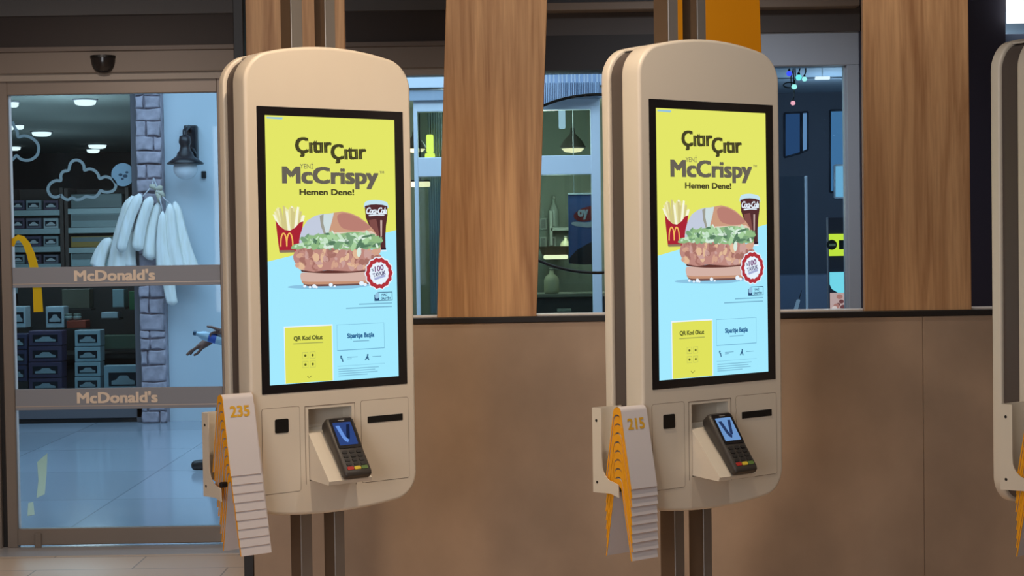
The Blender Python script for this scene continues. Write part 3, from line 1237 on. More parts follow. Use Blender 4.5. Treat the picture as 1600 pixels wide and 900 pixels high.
def stack(k, n, top, num, names, group, leany=0.0, leanu=0.0):
    u, v = Vector((math.cos(TH), math.sin(TH), 0)), Vector((-math.sin(TH), math.cos(TH), 0))
    rr = random.Random(k)
    for i in range(n):
        lab = names(i)
        if i == 0 and k == 0:
            t = make_tent(lab, group)
            stack.proto = t
        else:
            t = copy_tree(stack.proto)
            t['label'] = lab
            t['group'] = group
        uu = -.3452 + (rr.uniform(0, .0012) if i == 0 else rr.uniform(-.0002, .0030)) + leanu * i
        yy = -.002 + leany * i
        p = KPOS[k] + u * uu + v * (yy - (.035 if k == 2 else 0))
        t.location = (p.x, p.y, ZC + top - .0228 * i)
        stack.last = t
        if i == 0:
            stack.first = t


ORD = ['topmost', 'second', 'third', 'fourth', 'fifth', 'sixth', 'seventh', 'eighth', 'ninth', 'lowest']


def names(num, which, n):
    def f(i):
        if i == 0:
            return 'topmost white folded number tent printed %s in the rack of the %s kiosk' % (num, which) if num else 'topmost yellow edged number tent in the rack of the %s kiosk' % which
        if i == n - 1:
            return 'lowest white number tent in the stack on the %s kiosk' % which
        return '%s white number tent from the top in the stack on the %s kiosk' % (ORD[i], which)
    return f


def number(t, txt):
    """golden digits printed on the front face of a tent"""
    outer = tent_profile(0, .0004)
    a, c = Vector((0, *outer[0])), Vector((0, *outer[1]))   # front foot, tangent point (y negative = front)
    d = (c - a).normalized()
    nrm = Vector((0, -d.z, d.y))
    if nrm.y > 0:
        nrm = -nrm
    zt0, zt1 = -.058, -.029
    base = lambda z: a + d * ((z - a.z) / d.z)
    b = MB()
    add_text(b, txt, lambda p, q: base(zt0 + (zt1 - zt0) * q) + Vector((.017 + .056 * p, 0, 0)) + nrm * .0007, 0, fat=(.022, .035), up=nrm * .00005)
    b.build('number', m_num, t)


stack(0, 10, -.369, '235', names('235', 'left', 10), 'number tents on the left kiosk', -.0018, .0018)
t0 = stack.first
stack(1, 9, -.413, '215', names('215', 'middle', 9), 'number tents on the middle kiosk')
t1 = stack.first
stack(2, 9, -.42, '', names('', 'right', 9), 'number tents on the right kiosk')
number(t0, '235')
number(t1, '215')


# ------------------------------------------------------------------ shopping hall: shop across the hall
def zhit(px, py, z):
    d = FWD + RT * ((px - 800) / FPX) - UP * ((py - 450) / FPX)
    return CAM + d * ((z - CAM.z) / d.z)


def quadbox(b, x0, y0, x1, y1, Y, depth, bev=0):
    """box whose front covers photo pixels x0..x1, y0..y1 on the plane Y"""
    p, q = at((x0 + x1) / 2, (y0 + y1) / 2, Y), at(x1, y1, Y)
    hx, hz = (x1 - x0) / 2 * Y / FPX, (y1 - y0) / 2 * Y / FPX
    b.box(p.x - hx, p.x + hx, Y, Y + depth, p.z - hz, p.z + hz, bev, seg=1)
    return p, hx, hz


DS = 13.9
m_shopdark = mat('shop_dark_brown', (74, 64, 62), .7)
b = MB()
b.box(-2.976, -1.0, DS, DS + .12, 0, 3.6)
struct(b.build('wall_back.005', m_mall_white))
# stone faced pillar
rs = random.Random(11)
b = MB()
b.box(-3.19, -2.978, 13.80, 14.0, 0, 3.6)
z = .0
while z < 3.5:
    h = rs.uniform(.06, .15)
    split = rs.uniform(.25, .75) if rs.random() < .6 else None
    xs = [-3.193, -2.975] if split is None else [-3.193, -3.193 + .218 * split, -2.975]
    for x0, x1 in zip(xs[:-1], xs[1:]):
        g = .005
        yf = 13.775 - rs.uniform(0, .03)
        j = lambda: rs.uniform(-.008, .008)
        q = [(x0 + g, z + g), ((x0 + x1) / 2, z + g + j()), (x1 - g, z + g + j()), (x1 - g + j(), z + h / 2), (x1 - g, z + h - g + j()), ((x0 + x1) / 2, z + h - g + j()), (x0 + g, z + h - g + j()), (x0 + g + j(), z + h / 2)]
        cx, cz = (x0 + x1) / 2, z + h / 2
        sc_ = lambda f: [(cx + (x - cx) * f, cz + (zz - cz) * f) for x, zz in q]
        b.loft([[(x, 13.81, zz) for x, zz in sc_(1)], [(x, yf + .012, zz) for x, zz in sc_(.99)], [(x, yf + .003, zz) for x, zz in sc_(.92)], [(x, yf, zz) for x, zz in sc_(.75)]], cap0=False)
    z += h
struct(b.build('wall_pillar', mat('grey_stone', (176, 166, 176), .8, noise=(14, .25))))
# shop window with stickers
w4 = bpy.data.objects.new('window_4', None)
C.objects.link(w4)
struct(w4)
b = MB()
b.box(-3.255, -3.195, 13.86, 13.96, 0, 3.5, .004, seg=1)
b.box(-7, -3.2, 13.86, 13.96, .04, .13, .004, seg=1)
b.box(-7, -3.2, 13.86, 13.96, 2.84, 3.6, .004, seg=1)
b.build('window_frame', mat('bronze_shop_frame', (104, 100, 104), .5), w4)
b = MB()
b.box(-7, -3.255, 13.90, 13.905, .13, 2.84)
b.build('pane', glass_mat('shop_glass', (225, 235, 235), .8), w4)
b = MB()
b.box(-7, -3.2, 13.88, 13.98, 0, .045)
b.build('kick_plate', m_black, w4)
m_stick = mat('frosted_sticker', (150, 158, 156), .6)


def cloud(path, name):
    """cloud outline sticker along photo pixels on the glass"""
    b = MB()
    P = [at(x, y, 13.893) for x, y in path]
    pts = []
    for i in range(len(P) - 1):
        p0, p1, p2, p3 = P[max(0, i - 1)], P[i], P[i + 1], P[min(len(P) - 1, i + 2)]
        for k in range(4):
            t = k / 4
            q = .5 * (2 * p1 + (p2 - p0) * t + (2 * p0 - 5 * p1 + 4 * p2 - p3) * t * t + (3 * p1 - p0 - 3 * p2 + p3) * t ** 3)
            pts.append((q.x, q.z))
    pts.append((P[-1].x, P[-1].z))
    ribbon(b, pts, .025, lambda v: (v.x, 13.893, v.y))
    return b.build(name, m_stick, w4)


cloud([(95, 305), (88, 308), (80, 306), (75, 298), (76, 291), (81, 285), (88, 282), (95, 282), (95, 274), (99, 268), (107, 266), (109, 258), (113, 252), (120, 250), (127, 253), (131, 259), (132, 266), (139, 264), (147, 266), (153, 272), (156, 279), (164, 276), (172, 278), (178, 283), (181, 290), (178, 297), (171, 300), (163, 300), (157, 298), (154, 303), (148, 308), (141, 308), (134, 307), (127, 311), (119, 312), (113, 309), (106, 312), (99, 309), (95, 304)], 'cloud_sticker')
cloud([(19, 190), (23, 199), (27, 206), (28.5, 214), (37.5, 212), (48, 215), (57, 222), (60.5, 231), (58, 242), (49.5, 249), (40, 250.5), (31.5, 248), (26, 243), (21, 248), (15, 253)], 'cloud_sticker')
b = MB()
p = at(192, 273, 13.893)
b.prism([(p.x + .10 * math.cos(a * PI / 16), 13.893, p.z + .10 * math.sin(a * PI / 16)) for a in range(32)], (0, .001, 0))
rsk = b.build('round_sticker', mat('pale_round_sticker', (140, 164, 176), .6), w4)
b = MB()
for dx, dz, r in ((-.02, .0, .018), (.02, -.012, .022), (.035, .02, .014), (-.005, -.035, .014)):
    b.prism([(p.x + dx + r * math.cos(a * PI / 5), 13.8915, p.z + dz + r * .7 * math.sin(a * PI / 5)) for a in range(10)], (0, .0008, 0))
b.build('sticker_print', mat('sticker_print_grey', (52, 72, 88), .6), rsk)

# shop room
b = MB()
b.box(-7.0, -2.9, 22.4, 22.5, 0, 2.84)
struct(b.build('wall_back.006', m_shopdark))
b = MB()
b.box(-7.1, -2.9, 13.95, 22.5, 2.84, 2.94)
struct(b.build('ceiling.001', mat('shop_ceiling', (150, 156, 150), .8)))
b = MB()
b.box(-7.1, -7.0, 13.9, 22.5, 0, 2.84)
struct(b.build('wall_left.001', m_shopdark))
b = MB()
b.box(-3.0, -2.9, 14.02, 22.5, 0, 2.84)
struct(b.build('wall_right.001', m_shopdark))
m_lamp = glow('downlight_white', (255, 255, 255), 2.2)
DL = [(65, 206, 15), (152, 226, 14), (133, 156, 17), (14, 196, 8), (30, 195, 7), (21, 229, 11), (146, 251, 10), (20, 159, 9)]
DN = ['big round shop downlight in front of the second one', 'round shop downlight above the middle cloud sticker', 'flat shop downlight just under the door head', 'shop downlight nearest the white door edge strip, upper one',
      'small shop downlight right beside the upper one at the door edge strip', 'shop downlight inside the left cloud sticker', 'dim shop downlight farthest back over the shelves', 'faint shop downlight at the top left corner of the door glass']
for (px, py, r), nm in zip(DL, DN):
    p = zhit(px, py, 2.835)
    if p.y > 22 or p.y < 14:
        p = at(px, py, 21.6 if p.y > 22 else 14.2)
        p.z = 2.835
    R = r * p.y / FPX
    t = thing('downlight', nm, 'ceiling lamp', (p.x, p.y, 2.84), 0, 'round downlights in the shop ceiling')
    b = MB()
    b.lathe([(R * 1.12, -.012), (R * 1.15, -.004), (R * 1.15, 0)], n=20)
    b.build('rim', mat('lamp_rim', (150, 150, 160), .4), t)
    b = MB()
    b.lathe([(R * .6, -.055), (R * .9, -.045), (R, -.0125)], n=20)
    b.build('lamp_disc', m_lamp, t)

# shelf units at the back of the shop
m_shelf = mat('shelf_dark_wood', (84, 72, 68), .6)
m_strip = mat('pale_price_strip', (176, 196, 200), .5)
YS = 17.6


def shelf_unit(px0, px1, rows, label):
    p0, p1 = at(px0, 400, YS), at(px1, 400, YS)
    t = thing('display_shelf', label, 'shelf', ((p0.x + p1.x) / 2, YS + .2, 0))
    ox, oy = t.location.x, t.location.y
    zt = at(px0, 300, YS).z + .04
    hw = (p1.x - p0.x) / 2
    for sx in (-1, 1):
        b = MB()
        b.box(sx * hw - .02, sx * hw + .02, -.2, .2, 0, zt, .003, seg=1)
        b.build('upright', m_shelf, t)
    b = MB()
    b.box(-hw, hw, .17, .2, 0, zt)
    b.build('back_panel', m_shelf, t)
    for y0 in rows:
        z = at((px0 + px1) / 2, y0, YS).z
        b = MB()
        b.box(-hw + .02, hw - .02, -.2, .17, z - .03, z, .003, seg=1)
        sh = b.build('shelf', m_shelf, t)
        b = MB()
        b.box(-hw + .02, hw - .02, -.206, -.198, z - .055, z + .004)
        b.build('price_strip', m_strip, sh)
    return t


shelf_unit(14, 97.5, (329, 358, 386, 413, 450), 'left wall shelf of toy car boxes behind the shop window')
shelf_unit(105, 200, (326, 356, 387, 417, 450), 'right wall shelf of long cartons behind the hanging luffas')
BOXC = [(92, 84, 110), (150, 168, 174), (98, 82, 104), (120, 120, 136), (190, 206, 212)]


def toy_box(x0, y0, x1, y1, Y, col, label, group, window=True, dp=.16, name='toy_box'):
    p0 = at((x0 + x1) / 2, y1, Y)
    t = thing(name, label, 'box', (p0.x, Y + dp / 2, p0.z), 0, group)
    w, h = (x1 - x0) * Y / FPX, (y1 - y0) * Y / FPX
    m = mat('carton_%d_%d_%d' % col, col, .5)
    b = MB()
    b.box(-w / 2, w / 2, -dp / 2, dp / 2, 0, h, .004, seg=1)
    b.build('carton', m, t)
    if window:
        b = MB()
        b.box(-w * .38, w * .38, -dp / 2 - .003, -dp / 2 + .001, h * .22, h * .74)
        wn = b.build('window', mat('box_window', (40, 44, 54), .15), t)
        b = MB()
        q = [(-.30, .28), (-.30, .42), (-.18, .46), (-.08, .62), (.12, .62), (.2, .47), (.31, .42), (.31, .28)]
        b.prism([(w * a, -dp / 2 - .006, h * c) for a, c in q], (0, .004, 0))
        b.build('toy_car', mat('silver_toy_car', (206, 214, 220), .35), t if False else wn)
    return t


cols = [(18, 38), (41, 64), (68, 91)]
for r, (y0, y1) in enumerate(((313, 328), (341, 357), (369, 385), (398, 412))):
    for c, (x0, x1) in enumerate(cols):
        toy_box(x0, y0, x1, y1, YS + .02, BOXC[(r * 2 + c) % 5], '%s toy car box on the %s shelf of the left shop unit' % (['leftmost', 'middle', 'rightmost'][c], ['top', 'second', 'third', 'fourth'][r]), 'toy car boxes on the left shop shelf')
for r, (y0, y1, col, nm) in enumerate(((303, 325, (112, 126, 128), 'grey'), (334, 355, (150, 170, 174), 'pale'), (369, 386, (170, 140, 70), 'yellow banded'), (394, 416, (176, 200, 206), 'pale blue'))):
    p0 = at(151, y1, YS + .02)
    t = thing('carton_row', '%s long carton on the %s shelf of the right shop unit' % (nm, ['top', 'second', 'third', 'fourth'][r]), 'box', (p0.x, YS + .1, p0.z), 0, 'long cartons on the right shop shelf')
    w, h = 80 * YS / FPX, (y1 - y0) * YS / FPX
    b = MB()
    b.box(-w / 2, w / 2, -.08, .08, 0, h, .004, seg=1)
    b.build('carton', mat('long_carton_%d' % r, col, .5), t)
    b = MB()
    b.box(-w / 2 + .01, w / 2 - .01, -.083, -.079, h * .5, h * .92)
    b.build('carton_label', mat('carton_label_grey', (118, 132, 134), .5), t)

# low display table and the stacks in the shop window
t = thing('display_table', 'dark stepped display table behind the shop window', 'table', (-3.95, 14.75, 0))
m_tbl = mat('dark_table_wood', (62, 54, 50), .6)
for nm, x0, x1, y0, y1, z0, z1 in (('table_top', -.75, .72, -.1, .55, .50, .54), ('back_panel', -.75, .72, .55, .6, 0, 1.18), ('plinth', -.72, .70, .0, .5, .0, .40)):
    b = MB()
    b.box(x0, x1, y0, y1, z0, z1, .004, seg=1)
    b.build(nm, m_tbl, t)
YB = 14.35
for i, (y0, y1) in enumerate(((517, 540), (541, 565), (566, 590), (591, 612))):
    toy_box(45, y0, 97, y1, YB, (110, 88, 120), '%s purple toy truck box in the middle window stack' % ORD[i] if i < 3 else 'lowest purple toy truck box in the middle window stack', 'purple toy boxes in the middle window stack')
for i, (y0, y1) in enumerate(((522, 546), (547, 570), (571, 596))):
    toy_box(12, y0, 42, y1, YB, (84, 80, 116), '%s dark blue toy box in the window stack by the door edge strip' % ['topmost', 'second', 'lowest'][i], 'dark blue toy boxes by the door seal')
for i, (y0, y1) in enumerate(((516, 541), (542, 565), (566, 588), (589, 610))):
    toy_box(117, y0, 157, y1, YB, (214, 228, 236), '%s white toy bus box in the tall window stack' % ['topmost', 'second', 'third', 'lowest'][i], 'white toy bus boxes in the window stack')
toy_box(163, 571, 222, 612, YB - .06, (206, 224, 234), 'large white toy box with a dark window at the foot of the shop window', 'x', dp=.12)
for i, (x0, x1) in enumerate(((17, 40), (72, 100))):
    toy_box(x0, 479, x1, 512, YB + .26, (214, 226, 234), '%s upright white toy box on the table riser' % ['left', 'right'][i], 'upright white boxes on the riser')
for i, x in enumerate((107, 121)):
    p = at(x, 500, YB + .3)
    t = thing('glass_jar', '%s squat pale jar right of the upright white boxes' % ['left', 'right'][i], 'jar', (p.x, p.y, p.z), 0, 'squat jars on the table riser')
    b = MB()
    b.lathe([(.02, 0), (.036, .004), (.038, .03), (.030, .04)], n=14)
    b.build('jar_body', mat('jar_pale', (170, 186, 180), .2), t)
    b = MB()
    b.lathe([(.030, .04), (.034, .043), (.034, .056), (.02, .06)], n=14)
    b.build('lid', mat('jar_lid', (120, 130, 120), .4), t)
toy_box(104, 501, 134, 513, YB + .2, (176, 74, 52), 'red orange flat carton under the two jars', 'x2', window=False, name='flat_carton')
toy_box(160, 524, 218, 545, YB + .28, (96, 112, 92), 'grey green flat carton right of the white stack', 'x3', window=False, name='flat_carton')
toy_box(158, 488, 184, 497, YB + .4, (190, 202, 210), 'white flat box on the dark riser near the pillar', 'x4', window=False, name='flat_carton')
toy_box(176, 452, 194, 480, YB + .45, (150, 172, 176), 'pale blue upright packet beside the green packet', 'x5', window=False, name='upright_packet')
toy_box(202, 455, 214, 484, YB + .45, (60, 110, 70), 'green upright packet beside the stone pillar', 'x6', window=False, name='upright_packet')
toy_box(97, 452, 140, 482, YB + .45, (104, 98, 82), 'khaki carton behind the jars', 'x7', window=False, name='flat_carton')
tbl = [o for o in C.objects if o.name == 'display_table'][0]
for o in list(C.objects):
    lab = str(o.get('label', ''))
    if o.parent is None and o.get('category') == 'box' and o.location.y < 15.2:
        wd = max(v_.co.x for v_ in o.children[0].data.vertices)
        dpv = max(v_.co.y for v_ in o.children[0].data.vertices)
        if 'second' in lab or 'third' in lab or 'topmost' in lab:
            continue
        low = o.location.z < .45
        b = MB()
        b.box(o.location.x - wd - .01 - tbl.location.x, o.location.x + wd + .01 - tbl.location.x, o.location.y - dpv - tbl.location.y, o.location.y + dpv + .02 - tbl.location.y, 0 if low else o.location.z - .02, o.location.z - .0005, .002, seg=1)
        b.build('step' if low else 'ledge', m_tbl, tbl)
for o in list(C.objects):
    if str(o.get('group', '')).startswith('x'):
        del o['group']

# hanging luffas in front of the pillar
YL = 13.66
m_luffa = mat('cream_luffa', (255, 252, 240), .8, noise=(30, .12, (1, 1, .15)))
LU = [((208, 306), (182, 440), 20, 34, 'leftmost full luffa, wide and curved, hanging before the shop window', .06),
      ((219, 303), (188, 394), 17, 16, 'front smooth luffa with rounded end, second from the left', -.05),
      ((236, 307), (214, 392), 17, 18, 'ribbed luffa hanging left of the pillar cord', -.02),
      ((247, 317), (234, 406), 13, 22, 'luffa half hidden behind the ribbed one', .03),
      ((254, 330), (259, 440), 10, 26, 'short pointed luffa in the middle of the bunch', -.03),
      ((265, 318), (284, 440), 14, 24, 'long luffa right of the pointed one', -.01),
      ((273, 315), (306, 440), 15, 28, 'rightmost luffa against the white wall', .05),
      ((204, 360), (196, 418), 24, 34, 'flared luffa showing under the front smooth one', .08),
      ((172, 372), (152, 420), 14, 26, 'flat luffa tip sticking out farthest left', .1),
      ((266, 410), (270, 477), 22, 17, 'luffa end showing below the upper door band', .0)]
for (a, c, w0, w1, lab, dy) in LU:
    p, q = at(*a, YL + dy), at(*c, YL + dy)
    t = tag(bpy.data.objects.new('luffa', None), lab, 'luffa sponge', 'luffas hanging at the stone pillar')
    t.location = p
    C.objects.link(t)
    d = q - p
    L = d.length
    ax = d.normalized()
    sx = Vector((1, 0, 0)) - ax * ax.x
    sx.normalize()
    sy = ax.cross(sx)
    rings = []
    n = 20
    for k in range(17):
        f = k / 16
        r = (w0 + (w1 - w0) * f) / 2 * YL / FPX
        e = min(1, (math.sin(min(1, f / .12) * PI / 2) * .75 + .25)) * math.sqrt(max(.04, 1 - max(0, (f - .93) / .07) ** 2 * .9))
        bend = .02 * math.sin(f * PI)
        ring = []
        for j in range(n):
            an = 2 * PI * j / n
            rr = r * e * (1 + .10 * math.cos(an * 6 + f * 1.8 + w0))
            ring.append(ax * (L * f) + sx * (rr * math.cos(an) - bend) + sy * (rr * .75 * math.sin(an)))
        rings.append(ring)
    b = MB()
    b.loft(rings)
    b.build('luffa_body', m_luffa, t)
p = at(243, 296, YL - .02)
t = thing('knotted_rope', 'knotted pale cord holding the luffas on the stone pillar', 'cord', p)
o_ = Vector(p)
rel = lambda px, py, dy=0: at(px, py, YL - .02 + dy) - o_
b = MB()
b.tube([rel(240, 278, .08), rel(238, 290), rel(224, 306), rel(220, 308, .01)], .006, 6)
b.tube([rel(240, 278, .08), rel(247, 296), rel(258, 312), rel(266, 318, .01)], .006, 6)
b.tube([rel(243, 292), rel(250, 312), rel(254, 330)], .007, 6)
b.build('cord', mat('pale_cord', (212, 210, 214), .7), t)
b = MB()
for k_, (dx, dz, ex, ez) in enumerate(((0, 0, -.05, .03), (0, 0, .06, .01), (0, -.02, .07, -.06), (0, -.02, .03, -.11), (-.01, .01, .03, -.05))):
    b.tube([(dx, .004 * k_, dz), ((dx + ex) / 2 + .01, .004 * k_, (dz + ez) / 2 + .012), (ex, .004 * k_, ez)], [.012, .024, .014], 8)
b.build('knot', mat('cream_cloth', (206, 200, 180), .8), t)

# wall lantern
p = at(300, 262, 13.9)
t = thing('wall_lantern', 'black wall lantern with a white globe on the white wall', 'lamp', (p.x, 13.62, p.z))
m_lant = mat('black_cast_iron', (24, 26, 34), .35)
sc = 13.7 / FPX
b = MB()
b.box(-.05, .06, .2, .28, .06, .36, .01)
b.tube([(.0, .24, .30), (.01, .12, .34), (.0, 0, .30), (0, 0, .2)], .018, 8)
b.tube([(.045, .24, .10), (.05, .12, .14), (.03, .03, .16)], .012, 8)
b.build('bracket', m_lant, t)
b = MB()
b.lathe([(.02, .26), (.045, .25), (.052, .20), (.040, .17), (.048, .13), (.066, .11), (.072, .085), (.10, .065), (.155, .025), (.15, .015), (.09, .045), (.02, .05)], n=24)
b.build('shade', m_lant, t)
b = MB()
b.lathe([(.10 * math.sin(a * PI / 12) + .001, -.02 - .10 * math.cos(a * PI / 12) * .95) for a in range(0, 11)], n=24)
b.build('globe', mat('opal_globe', (236, 240, 246), .25), t)
p = at(319, 273, 13.9)
t = thing('wall_hook', 'tiny black hook on the white wall under the lantern globe', 'hook', (p.x, 13.88, p.z))
b = MB()
b.box(-.02, .02, -.01, .02, -.03, .03, .006)
b.build('hook_plate', m_black, t)

# flat patches standing in for pale yellow streaks on the hall floor
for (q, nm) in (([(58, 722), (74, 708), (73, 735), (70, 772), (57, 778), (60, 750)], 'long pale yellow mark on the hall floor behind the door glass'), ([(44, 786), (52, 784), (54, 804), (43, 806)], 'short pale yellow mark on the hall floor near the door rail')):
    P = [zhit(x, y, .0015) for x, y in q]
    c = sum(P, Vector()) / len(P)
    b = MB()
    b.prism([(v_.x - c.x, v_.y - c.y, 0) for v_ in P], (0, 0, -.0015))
    o = b.build('floor_mark', mat('pale_yellow_patch', (186, 176, 138), .3))
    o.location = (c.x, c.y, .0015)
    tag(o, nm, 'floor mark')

# ------------------------------------------------------------------ storefront with counter in the middle of the hall
DF = 11.5
w5 = bpy.data.objects.new('window_5', None)
C.objects.link(w5)
struct(w5)
X0, X1 = -.684, .645
b = MB()
b.box(X0, X0 + .028, DF, DF + .08, 0, 2.46, .004, seg=1)
b.box(.578, X1, DF, DF + .08, 0, 2.46, .004, seg=1)
b.build('mullion', m_sf, w5)
b = MB()
b.box(X0, X1, DF + .004, DF + .08, 1.978, 2.115, .004, seg=1)
b.build('transom', m_sf, w5)
b = MB()
b.box(X0, X1, DF + .002, DF + .08, 2.44, 2.52, .004, seg=1)
b.build('head_rail', m_sf, w5)
b = MB()
b.box(-.8, 1.0, DF - .03, DF + .1, 2.52, 2.592)
b.build('lower_fascia', mat('fascia_shade', (170, 182, 196), .5), w5)
b = MB()
b.box(-.8, 1.0, DF - .06, DF + .1, 2.604, 2.9, .004, seg=1)
b.build('upper_fascia', m_sf, w5)
b = MB()
k = 0
x = .18
while x < .66:
    wd = .012 + .006 * ((k * 7) % 3)
    b.box(x, x + wd, DF - .068, DF - .05, 2.608, 2.695)
    x += wd + .012
    k += 1
b.build('fascia_ribs', mat('rib_shade_blue', (150, 166, 192), .5), w5)  # darker strips paint the rib shading, which overhead light leaves flat
b = MB()
b.box(X0 + .02, X1 - .02, DF + .04, DF + .045, .1, 2.45)
b.build('pane', glass_mat('store_glass', (215, 225, 222), .8), w5)
# room behind
m_room = mat('store_wall_green', (128, 134, 122), .8)
b = MB()
b.box(-.9, 1.2, 14.2, 14.3, 0, 2.7)
struct(b.build('wall_back.007', m_room))
b = MB()
b.box(-1.0, -.9, DF + .1, 14.3, 0, 2.7)
struct(b.build('wall_left.002', m_room))
b = MB()
b.box(1.1, 1.2, DF + .1, 14.3, 0, 2.7)
struct(b.build('wall_right.002', m_room))
b = MB()
b.box(-1, 1.2, DF + .1, 14.3, 2.7, 2.8)
struct(b.build('ceiling.002', mat('store_ceiling', (170, 180, 165), .8)))
# big oval ring on the restaurant's pane
p = at(935, 286, 8.04)
t = thing('oval_ring', 'thin dark oval ring behind the panes between leaning plank and middle kiosk', 'ring', (p.x, 8.145, p.z))
b = MB()
rx, rz = 178 * 8.14 / FPX, 139 * 8.14 / FPX
ring_pts = [(rx * math.cos(2 * PI * k / 72), 0, rz * math.sin(2 * PI * k / 72)) for k in range(73)]
b.tube(ring_pts, .0075, 8)
b.build('ring_bar', mat('dark_bronze_bar', (44, 34, 28), .35, .4), t)
# ribbed valance above the arch
tv = thing('ribbed_valance', 'pale ribbed valance with an arched lower edge above the dark oval ring', 'valance', (0, DF - .14, 0))
b = MB()
pa = []
for k in range(13):
    px = 842 + (938 - 842) * k / 12
    yy = 286 - 139 * math.sqrt(max(0, 1 - ((px - 935) / 178) ** 2))
    q = at(px, yy, DF - .14)
    pa.append((q.x, q.z))
xs0, xs1 = pa[0][0], pa[-1][0]
n = 34
for k in range(n):
    x0 = xs0 + (xs1 - xs0) * k / n
    x1 = xs0 + (xs1 - xs0) * (k + .3 + .25 * ((k * 5) % 3) / 2) / n
    b.use(mat('valance_pale', (176, 192, 214), .5))
    f = (x0 - xs0) / (xs1 - xs0) * 12
    i = min(11, int(f))
    zlo = pa[i][1] + (pa[i + 1][1] - pa[i][1]) * (f - i)
    b.box(x0, x1, 0, .012, zlo, 2.62)
b.use(mat('valance_gap_shade', (116, 128, 150), .5))  # darker backing puts the shade between the slats into colour
b.prism([(x_, .012, z_) for x_, z_ in pa] + [(xs1, .012, 2.62), (xs0, .012, 2.62)], (0, .068, 0))
b.build('slats', None, tv)

# things inside the storefront
g_warm = glow('warm_lamp', (255, 226, 180), 2.6)
m_shade = mat('brown_shade', (70, 60, 54), .6)


def pend(px, py, Y, w, h, label, name='pendant_lamp'):
    p = at(px, py, Y)
    t = thing(name, label, 'lamp', p)
    r = w / 2 * Y / FPX
    hh = h * Y / FPX
    b = MB()
    b.lathe([(.015, hh * 2.2), (.02, hh * 1.6), (r * .8, hh * .8), (r * 1.12, hh * .1), (r * 1.1, 0), (r * .9, hh * .1), (.01, hh * .7)], n=20)
    b.tube([(0, 0, hh * 2), (0, 0, 2.7 - p.z)], .004, 6)
    b.build('lamp_shade', m_shade, t)
    b = MB()
    b.lathe([(r * .98, -hh * .1), (r * .7, -hh * .45), (.01, -hh * .55)], n=20)
    b.build('bulb', g_warm, t)


pend(895, 231, 12.6, 36, 14, 'warm pendant lamp with brown shade in the storefront right of the leaning plank')
pend(648, 232, 12.6, 34, 12, 'warm pendant lamp beside the yellow neon figure')
p = at(878, 184, 12.4)
t = thing('hanging_tube_lamp', 'white upright lamp hanging high in the storefront', 'lamp', p)
b = MB()
b.box(-.026, .026, -.02, .02, -.085, .085, .012)
b.build('lamp_body', glow('pale_blue_lamp', (206, 226, 245), 1.5), t)
b = MB()
b.tube([(0, 0, .08), (0, 0, 2.7 - p.z)], .004, 6)
b.build('lamp_cord', m_black, t)
t = thing('neon_sign', 'glowing yellow upright neon figure in the storefront left of the leaning plank', 'neon sign', at(673, 235, 12.2))
b = MB()
g_neon = glow('neon_yellow', (255, 252, 110), 2.4)
b.box(-.032, .022, -.02, .02, -.02, .12, .012)
b.box(-.045, .032, -.02, .02, -.115, -.02, .012)
b.box(-.06, .055, -.018, .018, -.115, -.085, .01)
b.build('neon_tube', g_neon, t)
b = MB()
b.tube([(0, 0, .11), (0, 0, 2.7 - t.location.z)], .004, 6)
b.build('neon_cord', m_black, t)
t = thing('tube_lamp', 'short warm tube lamp under the storefront transom left of the plank', 'lamp', at(657, 288, 11.75))
b = MB()
b.box(-.07, .07, -.02, .02, -.019, .019, .008)
b.build('tube', g_warm, t)
b = MB()
b.box(-.07, .07, -.02, .02, .020, .032, .002, seg=1)
b.tube([(0, 0, .03), (0, 0, 2.7 - t.location.z)], .005, 6)
b.build('tube_holder', m_black, t)
t = thing('curtain', 'pale grey curtain strip behind the storefront glass left of the leaning plank', 'curtain', at(684, 490, 12.3))
b = MB()
pts = [(-.055 + .11 * k / 24, .012 * math.sin(k * 1.6)) for k in range(25)]
b.loft([[(x, y, 0) for x, y in pts], [(x, y, 2.69 - t.location.z) for x, y in pts]], closed=False, cap0=False, cap1=False)
b.loft([[(x, y + .004, 0) for x, y in pts], [(x, y + .004, 2.69 - t.location.z) for x, y in pts]], closed=False, cap0=False, cap1=False)
b.build('cloth', mat('grey_curtain', (170, 182, 192), .8), t)
# blue poster with white lettering
p = at(906, 358, 12.0)
t = thing('poster', 'blue hanging poster reading oy in white beside the middle kiosk', 'poster', p)
hw, hh = .085, .255
b = MB()
b.box(-hw, hw + .06, 0, .008, -hh, hh, .001, seg=1)
b.build('sheet', mat('poster_blue', (74, 100, 160), .5), t)
b = MB()
cl = [(-.06, .05), (-.02, .055), (.04, .05), (.09, .055), (.14, .065), (.14, .03), (.08, .012), (.02, .015), (-.05, .03)]
b.prism([(x, -.001, z) for x, z in smooth_pts([(-.045, .10), (.0, .145), (.06, .165), (.13, .17), (.144, .09), (.06, .06), (-.01, .06)], 4)], (0, .001, 0))
b.build('red_blob', mat('poster_red', (150, 48, 56), .5), t)
b = MB()
b.prism([(x, -.002, z) for x, z in smooth_pts(cl, 4)], (0, .001, 0))
add_text(b, 'oy', lambda a, c: (-.014 + .078 * a, -.003, .070 + .075 * c), 0, fat=(.05, .04), up=(0, -.0003, 0))
b.build('lettering', mat('poster_white', (196, 204, 216), .5), t)
b = MB()
b.prism([(x, -.001, z) for x, z in smooth_pts([(-.08, -.25), (-.04, -.17), (.02, -.13), (.08, -.10), (.14, -.08), (.14, -.25)], 4)], (0, .001, 0))
b.build('dark_hill', mat('poster_dark', (34, 40, 52), .5), t)
b = MB()
b.box(-hw, hw + .06, -.01, .012, hh, hh + .014, .003, seg=1)
b.tube([(-.04, 0, hh + .01), (-.04, 0, 2.65 - p.z)], .003, 5)
